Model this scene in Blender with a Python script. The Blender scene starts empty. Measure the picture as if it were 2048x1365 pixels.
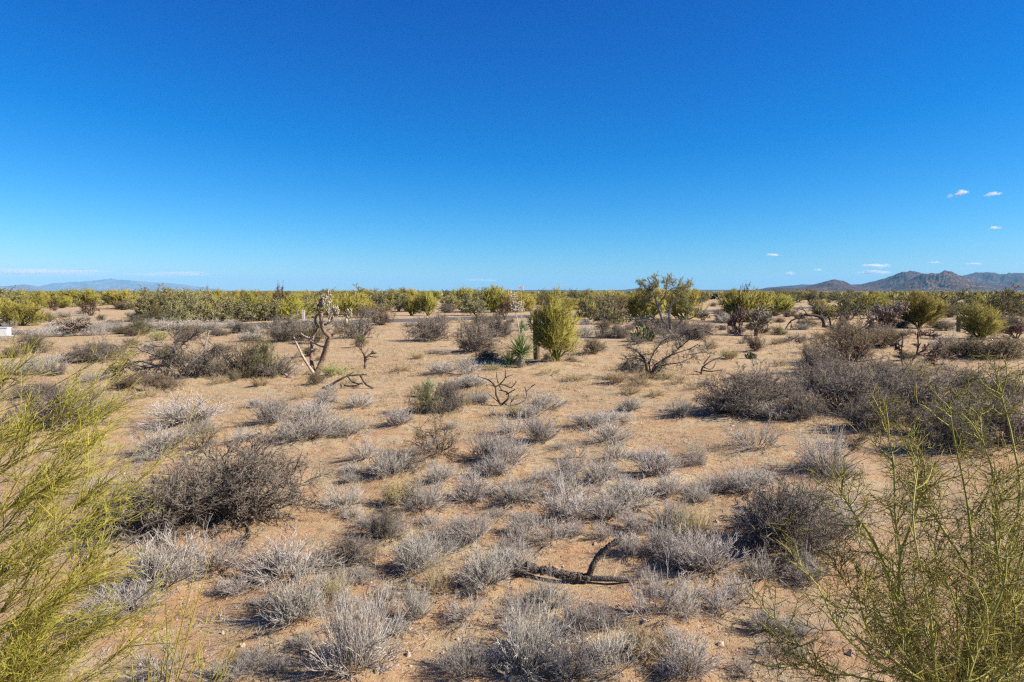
import bpy, math, colorsys
import numpy as np
from mathutils import Vector

rng = np.random.default_rng(11)
scene = bpy.context.scene
C = scene.collection

# ------------------------------------------------------------------ camera
F = 1365.0                  # focal length in photograph pixels (24 mm on full frame)
CX, CY = 1024.0, 682.5
HOR = 582.0                 # row of the true horizon
H = 3.3                     # eye height above the sand
PITCH = math.atan((CY - HOR) / F)
cam_d = bpy.data.cameras.new('camera')
cam_d.sensor_width = 36.0
cam_d.lens = F / 2048 * 36.0
cam_d.clip_start = 0.05
cam_d.clip_end = 200000.0
cam = bpy.data.objects.new('camera', cam_d)
cam.location = (0, 0, H)
cam.rotation_euler = (math.pi / 2 - PITCH, 0, 0)
C.objects.link(cam)
scene.camera = cam

# ------------------------------------------------------------------ sky and sun
EXPOSURE = 1.0
SUN_EL = math.radians(36)
SUN_AZ = math.radians(101)          # clockwise from +Y: to the right, a little behind the camera
to_sun = Vector((math.sin(SUN_AZ) * math.cos(SUN_EL), math.cos(SUN_AZ) * math.cos(SUN_EL), math.sin(SUN_EL)))
world = bpy.data.worlds.new('World')
scene.world = world
world.use_nodes = True
wn, wl = world.node_tree.nodes, world.node_tree.links
wn.clear()
sky = wn.new('ShaderNodeTexSky')
sky.sky_type = 'NISHITA'
sky.sun_disc = False
sky.sun_elevation = SUN_EL
sky.sun_rotation = SUN_AZ
sky.altitude = 900
sky.air_density = 1.0
sky.dust_density = 0.3
sky.ozone_density = 3.0
# the deep polarised blue of the photograph: each channel of the sky keeps its own contrast
def wmath(op, a, b):
    n = wn.new('ShaderNodeMath'); n.operation = op
    for k, v in enumerate((a, b)):
        if isinstance(v, (int, float)): n.inputs[k].default_value = v
        else: wl.new(v, n.inputs[k])
    return n.outputs[0]
sepc = wn.new('ShaderNodeSeparateColor'); comb = wn.new('ShaderNodeCombineColor')
wl.new(sky.outputs[0], sepc.inputs[0])
for ch, (gain, power, off) in enumerate([(2.1, 2.35, 0.03), (1.58, 1.48, 0.0), (1.70, 1.0, 0.0)]):
    v = wmath('POWER', wmath('MULTIPLY', sepc.outputs[ch], 0.085), power)
    v = wmath('MAXIMUM', wmath('SUBTRACT', wmath('MULTIPLY', v, gain), off), 0.0)
    wl.new(wmath('DIVIDE', v, 0.1 * 2 ** EXPOSURE), comb.inputs[ch])
bg = wn.new('ShaderNodeBackground')
bg.inputs['Strength'].default_value = 0.1
out = wn.new('ShaderNodeOutputWorld')
wl.new(comb.outputs[0], bg.inputs['Color'])
wl.new(bg.outputs[0], out.inputs['Surface'])

sun_d = bpy.data.lights.new('sun', 'SUN')
sun_d.energy = 5.0
sun_d.angle = math.radians(0.53)
sun_d.color = (1.0, 0.90, 0.76)
sun = bpy.data.objects.new('sun', sun_d)
sun.rotation_euler = to_sun.to_track_quat('Z', 'Y').to_euler()
sun.location = (30, -5, 40)
C.objects.link(sun)

scene.view_settings.view_transform = 'Standard'
scene.view_settings.look = 'None'
scene.view_settings.exposure = EXPOSURE
scene.view_settings.gamma = 1.0
scene.cycles.use_denoising = False
scene.cycles.use_adaptive_sampling = False
scene.cycles.filter_width = 1.3
scene.cycles.max_bounces = 6
scene.cycles.volume_bounces = 4
scene.cycles.transparent_max_bounces = 8

# ------------------------------------------------------------------ numeric helpers
def norm(v):
    return v / np.maximum(np.linalg.norm(v, axis=-1, keepdims=True), 1e-9)

def hash2(ix, iy, seed):
    n = (ix.astype(np.int64) * 374761393 + iy.astype(np.int64) * 668265263 + seed * 974711) & 0xffffffff
    n = ((n ^ (n >> 13)) * 1274126177) & 0xffffffff
    n = (n ^ (n >> 16)) & 0xffff
    return n / 65535.0

def vnoise(x, y, seed=0):
    ix, iy = np.floor(x), np.floor(y)
    fx, fy = x - ix, y - iy
    fx = fx * fx * fx * (fx * (fx * 6 - 15) + 10)
    fy = fy * fy * fy * (fy * (fy * 6 - 15) + 10)
    a, b = hash2(ix, iy, seed), hash2(ix + 1, iy, seed)
    c, d = hash2(ix, iy + 1, seed), hash2(ix + 1, iy + 1, seed)
    return (a + (b - a) * fx) * (1 - fy) + (c + (d - c) * fx) * fy

def fbm(x, y, seed=0, oct=4, gain=0.5):
    s, a, t = 0, 1.0, 0
    for o in range(oct):
        s = s + a * vnoise(x * 2 ** o + 17.3 * o, y * 2 ** o - 9.1 * o, seed + o)
        t += a
        a *= gain
    return s / t

# the road: a straight line on the plain
def flat_ground(px, py):
    u, v = (px - CX) / F, -(py - CY) / F
    c, s = math.cos(PITCH), math.sin(PITCH)
    dx, dy, dz = u, c + v * s, -s + v * c
    t = -H / dz
    return np.array([dx * t, dy * t, 0.0])

RA, RB = flat_ground(500, 651), flat_ground(1600, 616.5)
RD = norm((RB - RA)[None])[0]
RN = np.array([-RD[1], RD[0], 0.0])
def road_dist(x, y):
    return (x - RA[0]) * RN[0] + (y - RA[1]) * RN[1]

MOUNDS = []      # (x, y, radius, height) little hummocks of sand under the shrubs
_M = None
def height(x, y):
    x, y = np.asarray(x, float), np.asarray(y, float)
    r = np.hypot(x, y)
    near = np.exp(-(r / 55.0) ** 2)
    z = 0.22 * (fbm(x / 14 + 3, y / 14, 1, 2) - 0.5) + near * (0.11 * (fbm(x / 1.9, y / 1.9, 2, 3) - 0.5) + 0.035 * (fbm(x / 0.33, y / 0.33, 5, 3) - 0.5))
    z = z + np.clip((r - 300) / 5000, 0, 1) * 6 * (fbm(x / 900, y / 900, 9, 3) - 0.5)
    rd = np.abs(road_dist(x, y))
    z = z * np.clip((rd - 4.0) / 4.0, 0, 1)
    return z

def mound(x, y):
    z = np.zeros_like(x)
    for mx, my, mr, mh in MOUNDS:
        m = np.abs(x - mx) < 3 * mr
        m &= np.abs(y - my) < 3 * mr
        if m.any():
            d2 = (x[m] - mx) ** 2 + (y[m] - my) ** 2
            z[m] = np.maximum(z[m], mh * np.exp(-d2 / (mr * mr)))
    return z

def ground(px, py):
    """the point of the desert floor seen at a photograph pixel"""
    u, v = (px - CX) / F, -(py - CY) / F
    c, s = math.cos(PITCH), math.sin(PITCH)
    dx, dy, dz = u, c + v * s, -s + v * c
    t = -H / dz
    for _ in range(4):
        z = float(height(dx * t, dy * t))
        t = (z - H) / dz
    return np.array([dx * t, dy * t, z])

def depth_of(p):
    c, s = math.cos(PITCH), math.sin(PITCH)
    return p[1] * c - (p[2] - H) * s

def W(px, py, d):
    u, v = (px - CX) / F, -(py - CY) / F
    c, s = math.cos(PITCH), math.sin(PITCH)
    return np.array([u * d, (c + v * s) * d, H + (-s + v * c) * d])

# ------------------------------------------------------------------ mesh helpers
class MB:
    """collects triangles and quads"""
    def __init__(self):
        self.V, self.Q, self.T, self.n = [], [], [], 0
    def add(self, V, Q=None, T=None):
        V = np.asarray(V, float).reshape(-1, 3)
        if Q is not None and len(Q):
            self.Q.append(np.asarray(Q, np.int64).reshape(-1, 4) + self.n)
        if T is not None and len(T):
            self.T.append(np.asarray(T, np.int64).reshape(-1, 3) + self.n)
        self.V.append(V)
        self.n += len(V)
        return self
    def verts(self):
        return np.concatenate(self.V) if self.V else np.zeros((0, 3))
    def mesh(self, name, mat, flat=False, xf=None):
        V = self.verts()
        if xf is not None:
            V = xf(V)
        Q = np.concatenate(self.Q) if self.Q else np.zeros((0, 4), np.int64)
        T = np.concatenate(self.T) if self.T else np.zeros((0, 3), np.int64)
        me = bpy.data.meshes.new(name)
        me.vertices.add(len(V))
        me.vertices.foreach_set('co', V.astype(np.float32).ravel())
        loops = np.concatenate([Q.ravel(), T.ravel()]).astype(np.int32)
        starts = np.concatenate([np.arange(len(Q)) * 4, len(Q) * 4 + np.arange(len(T)) * 3]).astype(np.int32)
        me.loops.add(len(loops))
        me.loops.foreach_set('vertex_index', loops)
        me.polygons.add(len(starts))
        me.polygons.foreach_set('loop_start', starts)
        me.update(calc_edges=True)
        if flat:
            me.shade_flat()
        me.materials.append(mat)
        return me

def tubes(mb, P, R, sides=3, tip=True):
    """P (N,K,3) polylines, R (N,K) radii, all as tubes that end in a point"""
    P, R = np.asarray(P, float), np.asarray(R, float)
    N, K, _ = P.shape
    if N == 0:
        return mb
    T = np.empty_like(P)
    T[:, 1:-1] = P[:, 2:] - P[:, :-2] if K > 2 else T[:, 1:-1]
    T[:, 0] = P[:, 1] - P[:, 0]
    T[:, -1] = P[:, -1] - P[:, -2]
    T = norm(T)
    ref = norm(rng.normal(size=(N, 1, 3)))
    mean = norm((P[:, -1] - P[:, 0])[:, None])
    ref = norm(ref - mean * (ref * mean).sum(-1, keepdims=True))
    U = norm(ref - T * (ref * T).sum(-1, keepdims=True))
    B = np.cross(T, U)
    Kr = K - 1 if tip else K
    a = np.arange(sides) * 2 * np.pi / sides
    ring = P[:, :Kr, None] + R[:, :Kr, None, None] * (np.cos(a)[None, None, :, None] * U[:, :Kr, None] + np.sin(a)[None, None, :, None] * B[:, :Kr, None])
    per = Kr * sides + (1 if tip else 0)
    V = ring.reshape(N, Kr * sides, 3)
    if tip:
        V = np.concatenate([V, P[:, -1:]], 1)
    base = (np.arange(N) * per)[:, None]
    Q = None
    s = np.arange(sides)
    s2 = (s + 1) % sides
    if Kr > 1:
        k = np.arange(Kr - 1)[:, None] * sides
        q = np.stack([k + s, k + s2, k + sides + s2, k + sides + s], -1).reshape(1, -1, 4)
        Q = (base[:, :, None] + q).reshape(-1, 4)
    Tr = None
    if tip:
        k = (Kr - 1) * sides
        t = np.stack([k + s, k + s2, np.full(sides, Kr * sides)], -1).reshape(1, -1, 3)
        Tr = (base[:, :, None] + t).reshape(-1, 3)
    return mb.add(V.reshape(-1, 3), Q, Tr)

def grow(S, D, L, K=4, wob=0.15, up=0.0):
    N = len(S)
    P = np.empty((N, K, 3))
    P[:, 0] = S
    D = norm(D)
    L = np.broadcast_to(L, (N,))
    for k in range(1, K):
        D = norm(D + wob * rng.normal(size=(N, 3)) + np.array([0, 0, up]))
        P[:, k] = P[:, k - 1] + D * (L / (K - 1))[:, None]
    return P

def offshoots(P, n, t0=0.2, t1=1.0, ang=35, spread=10, up=0.0):
    N, K, _ = P.shape
    idx = np.repeat(np.arange(N), n)
    t = rng.uniform(t0, t1, len(idx)) * (K - 1) * 0.999
    k = np.minimum(t.astype(int), K - 2)
    f = (t - k)[:, None]
    S = P[idx, k] * (1 - f) + P[idx, k + 1] * f
    T = norm(P[idx, k + 1] - P[idx, k])
    r = norm(rng.normal(size=T.shape))
    r = norm(r - T * (r * T).sum(-1, keepdims=True))
    a = np.radians(ang + spread * rng.normal(size=len(idx)))[:, None]
    D = norm(np.cos(a) * T + np.sin(a) * r + np.array([0, 0, up]))
    return S, D, idx, t / (K - 1)

def taper(N, K, r0, r1):
    r0 = np.broadcast_to(r0, (N,))[:, None]
    r1 = np.broadcast_to(r1, (N,))[:, None]
    return r0 + (r1 - r0) * np.linspace(0, 1, K)[None]

def dome(N, lo, hi, rad=0.06):
    """stems that leave a small base in all directions; lo..hi is their elevation in degrees"""
    az = rng.uniform(0, 2 * np.pi, N)
    el = np.radians(rng.uniform(lo, hi, N))
    D = np.stack([np.cos(az) * np.cos(el), np.sin(az) * np.cos(el), np.sin(el)], -1)
    S = np.stack([np.cos(az), np.sin(az), 0 * az], -1) * (rad * np.sqrt(rng.uniform(0, 1, N)))[:, None]
    return S, D

def smooth_path(pts, n=16):
    p = np.asarray(pts, float)
    p = np.concatenate([[2 * p[0] - p[1]], p, [2 * p[-1] - p[-2]]])
    m = len(p) - 3
    t = np.linspace(0, m * 0.9999, n)
    i = t.astype(int)
    f = (t - i)[:, None]
    a, b, c, d = p[i], p[i + 1], p[i + 2], p[i + 3]
    return 0.5 * (2 * b + (c - a) * f + (2 * a - 5 * b + 4 * c - d) * f ** 2 + (3 * b - a - 3 * c + d) * f ** 3)

def limb(mb, pts, r0, r1, n=16, sides=8, rough=0.08, tip=False):
    """one branch along a path, with an uneven, knotty surface"""
    P = smooth_path(pts, n)[None]
    R = taper(1, n, r0, r1) * (1 + rough * rng.normal(size=(1, n)))
    k0 = mb.n
    tubes(mb, P, R, sides, tip)
    if not tip:     # close both ends
        V = np.concatenate([P[0, :1], P[0, -1:] ])
        s = np.arange(sides); s2 = (s + 1) % sides
        last = (n - 1) * sides
        T = np.concatenate([np.stack([s2, s, np.full(sides, n * sides)], -1), np.stack([last + s, last + s2, np.full(sides, n * sides + 1)], -1)])
        mb.V.append(V); mb.T.append(T + k0); mb.n += 2
    return P[0]

# ------------------------------------------------------------------ scene-graph helpers
def link(name, me, parent=None):
    o = bpy.data.objects.new(name, me)
    C.objects.link(o)
    if parent is not None:
        o.parent = parent
    return o

def tag(o, label=None, cat=None, group=None, kind=None):
    if label: o['label'] = label
    if cat: o['category'] = cat
    if group: o['group'] = group
    if kind: o['kind'] = kind
    return o

def empty(name, loc, rz=0.0, scale=(1, 1, 1)):
    o = bpy.data.objects.new(name, None)
    o.empty_display_size = 0.2
    o.location = loc
    o.rotation_euler = (0, 0, rz)
    o.scale = scale
    C.objects.link(o)
    return o

def place(name, proto, loc, rz, scale):
    """a thing with one child per part; copies share their mesh data"""
    root = empty(name, loc, rz, scale)
    for pname, me in proto:
        c_ = link(pname, me, root)
        if pname == 'branchlets': c_['kind'] = 'stuff'      # joints a pixel or two across
    return root

# ------------------------------------------------------------------ materials
def mat_new(name, rough=0.9, spec=0.2):
    m = bpy.data.materials.new(name)
    m.use_nodes = True
    b = m.node_tree.nodes['Principled BSDF']
    b.inputs['Roughness'].default_value = rough
    b.inputs['Specular IOR Level'].default_value = spec
    return m, m.node_tree.nodes, m.node_tree.links, b

def ramp(n, cols, pos=None):
    r = n.new('ShaderNodeValToRGB')
    e = r.color_ramp.elements
    while len(e) < len(cols):
        e.new(0.5)
    pos = pos or [i / (len(cols) - 1) for i in range(len(cols))]
    for k, (c, p) in enumerate(zip(cols, pos)):
        e[k].position = p
        e[k].color = (*c, 1)
    return r

def mat_twig(name, cols, obj_var=0.35, rough=0.85, hue=0.02, translucent=0.0):
    """bark or green twig: every twig its own tone, every plant its own tint"""
    m, n, l, b = mat_new(name, rough)
    g = n.new('ShaderNodeNewGeometry')
    r = ramp(n, cols)
    l.new(g.outputs['Random Per Island'], r.inputs[0])
    oi = n.new('ShaderNodeObjectInfo')
    mr = n.new('ShaderNodeMapRange')
    mr.inputs['To Min'].default_value = 1 - obj_var
    mr.inputs['To Max'].default_value = 1 + obj_var
    l.new(oi.outputs['Random'], mr.inputs['Value'])
    hs = n.new('ShaderNodeHueSaturation')
    mh = n.new('ShaderNodeMapRange')
    mh.inputs['To Min'].default_value = 0.5 - hue
    mh.inputs['To Max'].default_value = 0.5 + hue
    ml = n.new('ShaderNodeMath'); ml.operation = 'MULTIPLY'; ml.inputs[1].default_value = 7.31
    mf = n.new('ShaderNodeMath'); mf.operation = 'FRACT'
    l.new(oi.outputs['Random'], ml.inputs[0]); l.new(ml.outputs[0], mf.inputs[0]); l.new(mf.outputs[0], mh.inputs['Value'])
    l.new(mh.outputs[0], hs.inputs['Hue'])
    l.new(r.outputs[0], hs.inputs['Color'])
    l.new(mr.outputs[0], hs.inputs['Value'])
    l.new(hs.outputs[0], b.inputs['Base Color'])
    return m

M = {}
M['bursage'] = mat_twig('bursage', [(0.14, 0.122, 0.105), (0.385, 0.35, 0.305), (0.58, 0.535, 0.47)], 0.2, 0.85, hue=0.02)
M['bursage_wood'] = mat_twig('bursage_wood', [(0.11, 0.09, 0.07), (0.26, 0.22, 0.18)], 0.15)
M['shrub_grey'] = mat_twig('shrub_grey', [(0.065, 0.05, 0.038), (0.17, 0.14, 0.11), (0.33, 0.285, 0.23)], 0.18, hue=0.012)
M['shrub_wood'] = mat_twig('shrub_wood', [(0.06, 0.048, 0.04), (0.17, 0.145, 0.125)], 0.2)
M['shrub_brown'] = mat_twig('shrub_brown', [(0.085, 0.062, 0.036), (0.19, 0.145, 0.085), (0.27, 0.22, 0.14)], 0.2, hue=0.015)
M['shrub_olive'] = mat_twig('shrub_olive', [(0.075, 0.07, 0.03), (0.15, 0.14, 0.06), (0.25, 0.225, 0.115)], 0.2, hue=0.02)
M['lime_weed'] = mat_twig('lime_weed', [(0.20, 0.22, 0.06), (0.36, 0.36, 0.14), (0.46, 0.42, 0.20)], 0.1)
M['straw'] = mat_twig('straw', [(0.27, 0.20, 0.10), (0.37, 0.29, 0.16), (0.46, 0.38, 0.23)], 0.15)
M['pv_green'] = mat_twig('palo_verde_green', [(0.115, 0.10, 0.02), (0.235, 0.20, 0.04), (0.35, 0.305, 0.07)], 0.22, hue=0.016)
M['pv_limb'] = mat_twig('palo_verde_limb', [(0.14, 0.15, 0.035), (0.22, 0.21, 0.06)], 0.2)
M['pv_near'] = mat_twig('palo_verde_twig_yellow', [(0.14, 0.125, 0.018), (0.31, 0.265, 0.04), (0.45, 0.385, 0.085)], 0.0, rough=0.6)
M['pv_near_limb'] = mat_twig('palo_verde_bark_yellow', [(0.24, 0.19, 0.025), (0.30, 0.245, 0.04)], 0.0, rough=0.6)
M['pv_right'] = mat_twig('palo_verde_twig_green', [(0.075, 0.072, 0.014), (0.18, 0.165, 0.03), (0.34, 0.31, 0.07)], 0.0, rough=0.6)
M['pv_right_limb'] = mat_twig('palo_verde_bark_green', [(0.24, 0.225, 0.045), (0.40, 0.37, 0.09)], 0.0, rough=0.6)
M['mesquite_leaf'] = mat_twig('mesquite_leaf', [(0.14, 0.13, 0.055), (0.27, 0.25, 0.11), (0.40, 0.37, 0.18)], 0.18, hue=0.015)
M['fruit'] = mat_twig('cholla_fruit', [(0.16, 0.14, 0.08), (0.33, 0.30, 0.19), (0.48, 0.45, 0.32)], 0.0)
M['tip_green'] = mat_twig('mesquite_tip', [(0.14, 0.15, 0.04), (0.27, 0.27, 0.08), (0.40, 0.39, 0.14)], 0.05)
M['rust_leaf'] = mat_twig('rust_leaf', [(0.085, 0.04, 0.02), (0.16, 0.085, 0.045)], 0.2)
M['bark_dark'] = mat_twig('bark_dark', [(0.055, 0.043, 0.035), (0.12, 0.095, 0.08)], 0.2)
M['bark_grey'] = mat_twig('bark_grey', [(0.13, 0.115, 0.10), (0.27, 0.245, 0.22)], 0.15)
M['cholla'] = mat_twig('cholla', [(0.085, 0.04, 0.032), (0.17, 0.095, 0.075), (0.27, 0.19, 0.15)], 0.15)
M['cholla_pale'] = mat_twig('cholla_pale', [(0.10, 0.075, 0.06), (0.20, 0.165, 0.13), (0.33, 0.29, 0.22)], 0.12)
M['yucca'] = mat_twig('yucca_leaf', [(0.07, 0.12, 0.035), (0.16, 0.22, 0.075), (0.28, 0.33, 0.14)], 0.1, rough=0.5)
M['yucca_blue'] = mat_twig('yucca_leaf_blue', [(0.13, 0.18, 0.09), (0.25, 0.31, 0.17), (0.36, 0.41, 0.25)], 0.05, rough=0.5)
M['dead_leaf'] = mat_twig('dead_leaf', [(0.30, 0.24, 0.16), (0.52, 0.45, 0.34)], 0.1)
M['pod'] = mat_twig('pod', [(0.42, 0.34, 0.27), (0.62, 0.55, 0.47)], 0.05)
M['pad'] = mat_twig('prickly_pear_pad', [(0.06, 0.075, 0.03), (0.12, 0.13, 0.05), (0.19, 0.18, 0.08)], 0.1, rough=0.6)

def bark_material(name, cols, scale, bump=0.6, stretch=(1, 1, 1)):
    m, n, l, b = mat_new(name, 0.9)
    tc = n.new('ShaderNodeTexCoord')
    mp = n.new('ShaderNodeMapping'); mp.inputs['Scale'].default_value = stretch
    l.new(tc.outputs['Object'], mp.inputs['Vector'])
    v = n.new('ShaderNodeTexVoronoi'); v.inputs['Scale'].default_value = scale
    l.new(mp.outputs[0], v.inputs['Vector'])
    ns = n.new('ShaderNodeTexNoise'); ns.inputs['Scale'].default_value = scale * 0.25; ns.inputs['Detail'].default_value = 6
    l.new(mp.outputs[0], ns.inputs['Vector'])
    ad = n.new('ShaderNodeMath'); ad.operation = 'ADD'
    mu = n.new('ShaderNodeMath'); mu.operation = 'MULTIPLY'; mu.inputs[1].default_value = 0.6
    l.new(v.outputs['Distance'], mu.inputs[0]); l.new(mu.outputs[0], ad.inputs[0])
    l.new(ns.outputs[0], ad.inputs[1])
    r = ramp(n, cols, [0.35 + 0.6 * i / (len(cols) - 1) for i in range(len(cols))])
    l.new(ad.outputs[0], r.inputs[0]); l.new(r.outputs[0], b.inputs['Base Color'])
    bp = n.new('ShaderNodeBump'); bp.inputs['Strength'].default_value = bump; bp.inputs['Distance'].default_value = 0.02
    l.new(v.outputs['Distance'], bp.inputs['Height']); l.new(bp.outputs[0], b.inputs['Normal'])
    return m
M['log'] = bark_material('charred_cholla_bark', [(0.075, 0.06, 0.05), (0.05, 0.04, 0.034), (0.13, 0.11, 0.095)], 60)
M['cholla_trunk'] = bark_material('chain_cholla_bark', [(0.06, 0.035, 0.025), (0.16, 0.095, 0.065), (0.26, 0.175, 0.125)], 22)
M['cholla_brown'] = mat_twig('cholla_brown', [(0.09, 0.065, 0.05), (0.20, 0.15, 0.11)], 0.1)
M['far_green'] = mat_twig('far_scrub_green', [(0.06, 0.06, 0.02), (0.12, 0.115, 0.035), (0.18, 0.165, 0.055)], 0.0)
M['dead_limb'] = bark_material('weathered_limb', [(0.13, 0.08, 0.055), (0.33, 0.25, 0.19), (0.45, 0.38, 0.31)], 14, 0.3, (1, 1, 0.3))
M['saguaro'] = bark_material('saguaro_skin', [(0.05, 0.05, 0.025), (0.085, 0.075, 0.04), (0.16, 0.135, 0.08)], 9, 0.3, (1, 1, 0.4))
M['stone'] = bark_material('stone', [(0.20, 0.14, 0.10), (0.33, 0.24, 0.17), (0.42, 0.33, 0.25)], 12, 0.3)
M['stone_pale'] = bark_material('pale_stone', [(0.33, 0.30, 0.25), (0.48, 0.45, 0.38), (0.6, 0.57, 0.5)], 10, 0.3)

def ground_material():
    m, n, l, b = mat_new('desert_sand', 0.95, 0.1)
    g = n.new('ShaderNodeNewGeometry')
    def noise(scale, detail=5, rough=0.6):
        t = n.new('ShaderNodeTexNoise')
        t.inputs['Scale'].default_value = scale
        t.inputs['Detail'].default_value = detail
        t.inputs['Roughness'].default_value = rough
        l.new(g.outputs['Position'], t.inputs['Vector'])
        return t.outputs[0]
    def mixc(f, a, b_):
        x = n.new('ShaderNodeMix'); x.data_type = 'RGBA'
        if isinstance(f, float): x.inputs[0].default_value = f
        else: l.new(f, x.inputs[0])
        for k, c in ((6, a), (7, b_)):
            if isinstance(c, tuple): x.inputs[k].default_value = (*c, 1)
            else: l.new(c, x.inputs[k])
        return x.outputs[2]
    def rng_(v, a, b_, c=0.0, d=1.0):
        x = n.new('ShaderNodeMapRange')
        x.inputs['From Min'].default_value = a; x.inputs['From Max'].default_value = b_
        x.inputs['To Min'].default_value = c; x.inputs['To Max'].default_value = d
        l.new(v, x.inputs['Value'])
        return x.outputs[0]
    sand = mixc(rng_(noise(0.22, 6), 0.40, 0.62), (0.46, 0.305, 0.165), (0.49, 0.365, 0.21))
    sx = n.new('ShaderNodeSeparateXYZ'); l.new(g.outputs['Position'], sx.inputs[0])
    red = n.new('ShaderNodeMath'); red.operation = 'MULTIPLY'
    l.new(rng_(sx.outputs[1], 26, 10), red.inputs[0]); l.new(rng_(noise(0.35, 4), 0.36, 0.58), red.inputs[1])
    sand = mixc(red.outputs[0], sand, (0.45, 0.275, 0.15))
    # straw and old litter lying over the sand
    straw = mixc(rng_(noise(1.1, 6, 0.65), 0.46, 0.62), sand, (0.48, 0.385, 0.235))
    litter = mixc(rng_(noise(0.9, 8, 0.72), 0.53, 0.70), straw, (0.22, 0.165, 0.11))
    litter = mixc(rng_(noise(3.7, 7, 0.75), 0.53, 0.66, 0.0, 0.8), litter, (0.19, 0.14, 0.095))
    litter = mixc(rng_(noise(0.11, 4, 0.6), 0.52, 0.66, 0.0, 0.8), litter, (0.46, 0.37, 0.215))
    col = mixc(rng_(noise(28, 6, 0.7), 0.40, 0.70, 0.0, 0.55), litter, (0.245, 0.15, 0.09))
    # grains and pebbles
    v = n.new('ShaderNodeTexVoronoi'); v.inputs['Scale'].default_value = 34
    l.new(g.outputs['Position'], v.inputs['Vector'])
    sep = n.new('ShaderNodeSeparateColor'); l.new(v.outputs['Color'], sep.inputs[0])
    isp = n.new('ShaderNodeMath'); isp.operation = 'MULTIPLY'
    l.new(rng_(sep.outputs[0], 0.80, 0.84), isp.inputs[0]); l.new(rng_(v.outputs['Distance'], 0.38, 0.28), isp.inputs[1])
    peb = mixc(sep.outputs[1], (0.20, 0.13, 0.08), (0.46, 0.36, 0.26))
    col = mixc(isp.outputs[0], col, peb)
    # the plain far away is covered by low growth
    dist = n.new('ShaderNodeVectorMath'); dist.operation = 'LENGTH'
    l.new(g.outputs['Position'], dist.inputs[0])
    far = rng_(dist.outputs['Value'], 120, 700)
    farn = mixc(rng_(noise(0.02, 6), 0.4, 0.6), (0.17, 0.155, 0.075), (0.23, 0.19, 0.11))
    col = mixc(far, col, farn)
    l.new(col, b.inputs['Base Color'])
    bp = n.new('ShaderNodeBump'); bp.inputs['Strength'].default_value = 0.9; bp.inputs['Distance'].default_value = 0.03
    hsum = n.new('ShaderNodeMath'); hsum.operation = 'ADD'
    mm = n.new('ShaderNodeMath'); mm.operation = 'MULTIPLY'; mm.inputs[1].default_value = 0.35
    l.new(isp.outputs[0], mm.inputs[0]); l.new(mm.outputs[0], hsum.inputs[0])
    hs2 = n.new('ShaderNodeMath'); hs2.operation = 'ADD'
    l.new(noise(9, 8, 0.7), hs2.inputs[0]); l.new(noise(55, 4, 0.7), hs2.inputs[1])
    l.new(hs2.outputs[0], hsum.inputs[1])
    l.new(hsum.outputs[0], bp.inputs['Height']); l.new(bp.outputs[0], b.inputs['Normal'])
    return m
M['ground'] = ground_material()

def plain(name, col, rough=0.6, var=0.1, scale=30):
    m, n, l, b = mat_new(name, rough)
    tc = n.new('ShaderNodeTexCoord')
    t = n.new('ShaderNodeTexNoise'); t.inputs['Scale'].default_value = scale; t.inputs['Detail'].default_value = 5
    l.new(tc.outputs['Object'], t.inputs['Vector'])
    r = ramp(n, [tuple(c * (1 - var) for c in col), tuple(min(1, c * (1 + var)) for c in col)], [0.35, 0.65])
    l.new(t.outputs[0], r.inputs[0]); l.new(r.outputs[0], b.inputs['Base Color'])
    return m
M['asphalt'] = plain('asphalt', (0.10, 0.10, 0.105), 0.85, 0.15, 3)
M['paint_white'] = plain('road_paint', (0.72, 0.71, 0.68), 0.6, 0.08, 3)
M['paint_yellow'] = plain('road_paint_yellow', (0.62, 0.42, 0.08), 0.6, 0.08, 3)
M['white_metal'] = plain('white_metal', (0.74, 0.74, 0.73), 0.5, 0.04)
M['lilac_plate'] = plain('lilac_plate', (0.50, 0.48, 0.56), 0.5, 0.04)
M['pole_wood'] = plain('pole_wood', (0.42, 0.38, 0.33), 0.8, 0.15, 4)
M['charcoal'] = plain('charcoal', (0.035, 0.03, 0.027), 0.95, 0.3, 40)

def mountain_material(name, low, mid, rock, rock_amt, scale):
    m, n, l, b = mat_new(name, 0.95, 0.05)
    g = n.new('ShaderNodeNewGeometry')
    def noise(s, d):
        t = n.new('ShaderNodeTexNoise'); t.inputs['Scale'].default_value = s; t.inputs['Detail'].default_value = d; t.inputs['Roughness'].default_value = 0.65
        l.new(g.outputs['Position'], t.inputs['Vector'])
        return t.outputs[0]
    r = ramp(n, [low, mid], [0.4, 0.62]); l.new(noise(scale, 7), r.inputs[0])
    k = ramp(n, [(0, 0, 0), (1, 1, 1)], [0.60 - rock_amt, 0.66 - rock_amt]); l.new(noise(scale * 6, 8), k.inputs[0])
    x = n.new('ShaderNodeMix'); x.data_type = 'RGBA'
    l.new(k.outputs[0], x.inputs[0]); l.new(r.outputs[0], x.inputs[6]); x.inputs[7].default_value = (*rock, 1)
    l.new(x.outputs[2], b.inputs['Base Color'])
    return m
M['hill_brown'] = mountain_material('hill_brown', (0.042, 0.026, 0.024), (0.10, 0.062, 0.052), (0.13, 0.092, 0.078), 0.02, 0.0025)
M['hill_rocky'] = mountain_material('hill_rocky', (0.04, 0.026, 0.022), (0.09, 0.06, 0.05), (0.20, 0.155, 0.125), 0.05, 0.004)
M['hill_haze_pale'] = mountain_material('hill_haze_pale', (0.13, 0.105, 0.10), (0.22, 0.175, 0.16), (0.25, 0.21, 0.19), 0.02, 0.0012)  # far-left ranges: rock lightened so the colour stands in for thicker haze
M['hill_far'] = mountain_material('hill_far', (0.04, 0.03, 0.034), (0.085, 0.063, 0.06), (0.11, 0.09, 0.08), 0.02, 0.0016)

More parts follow.
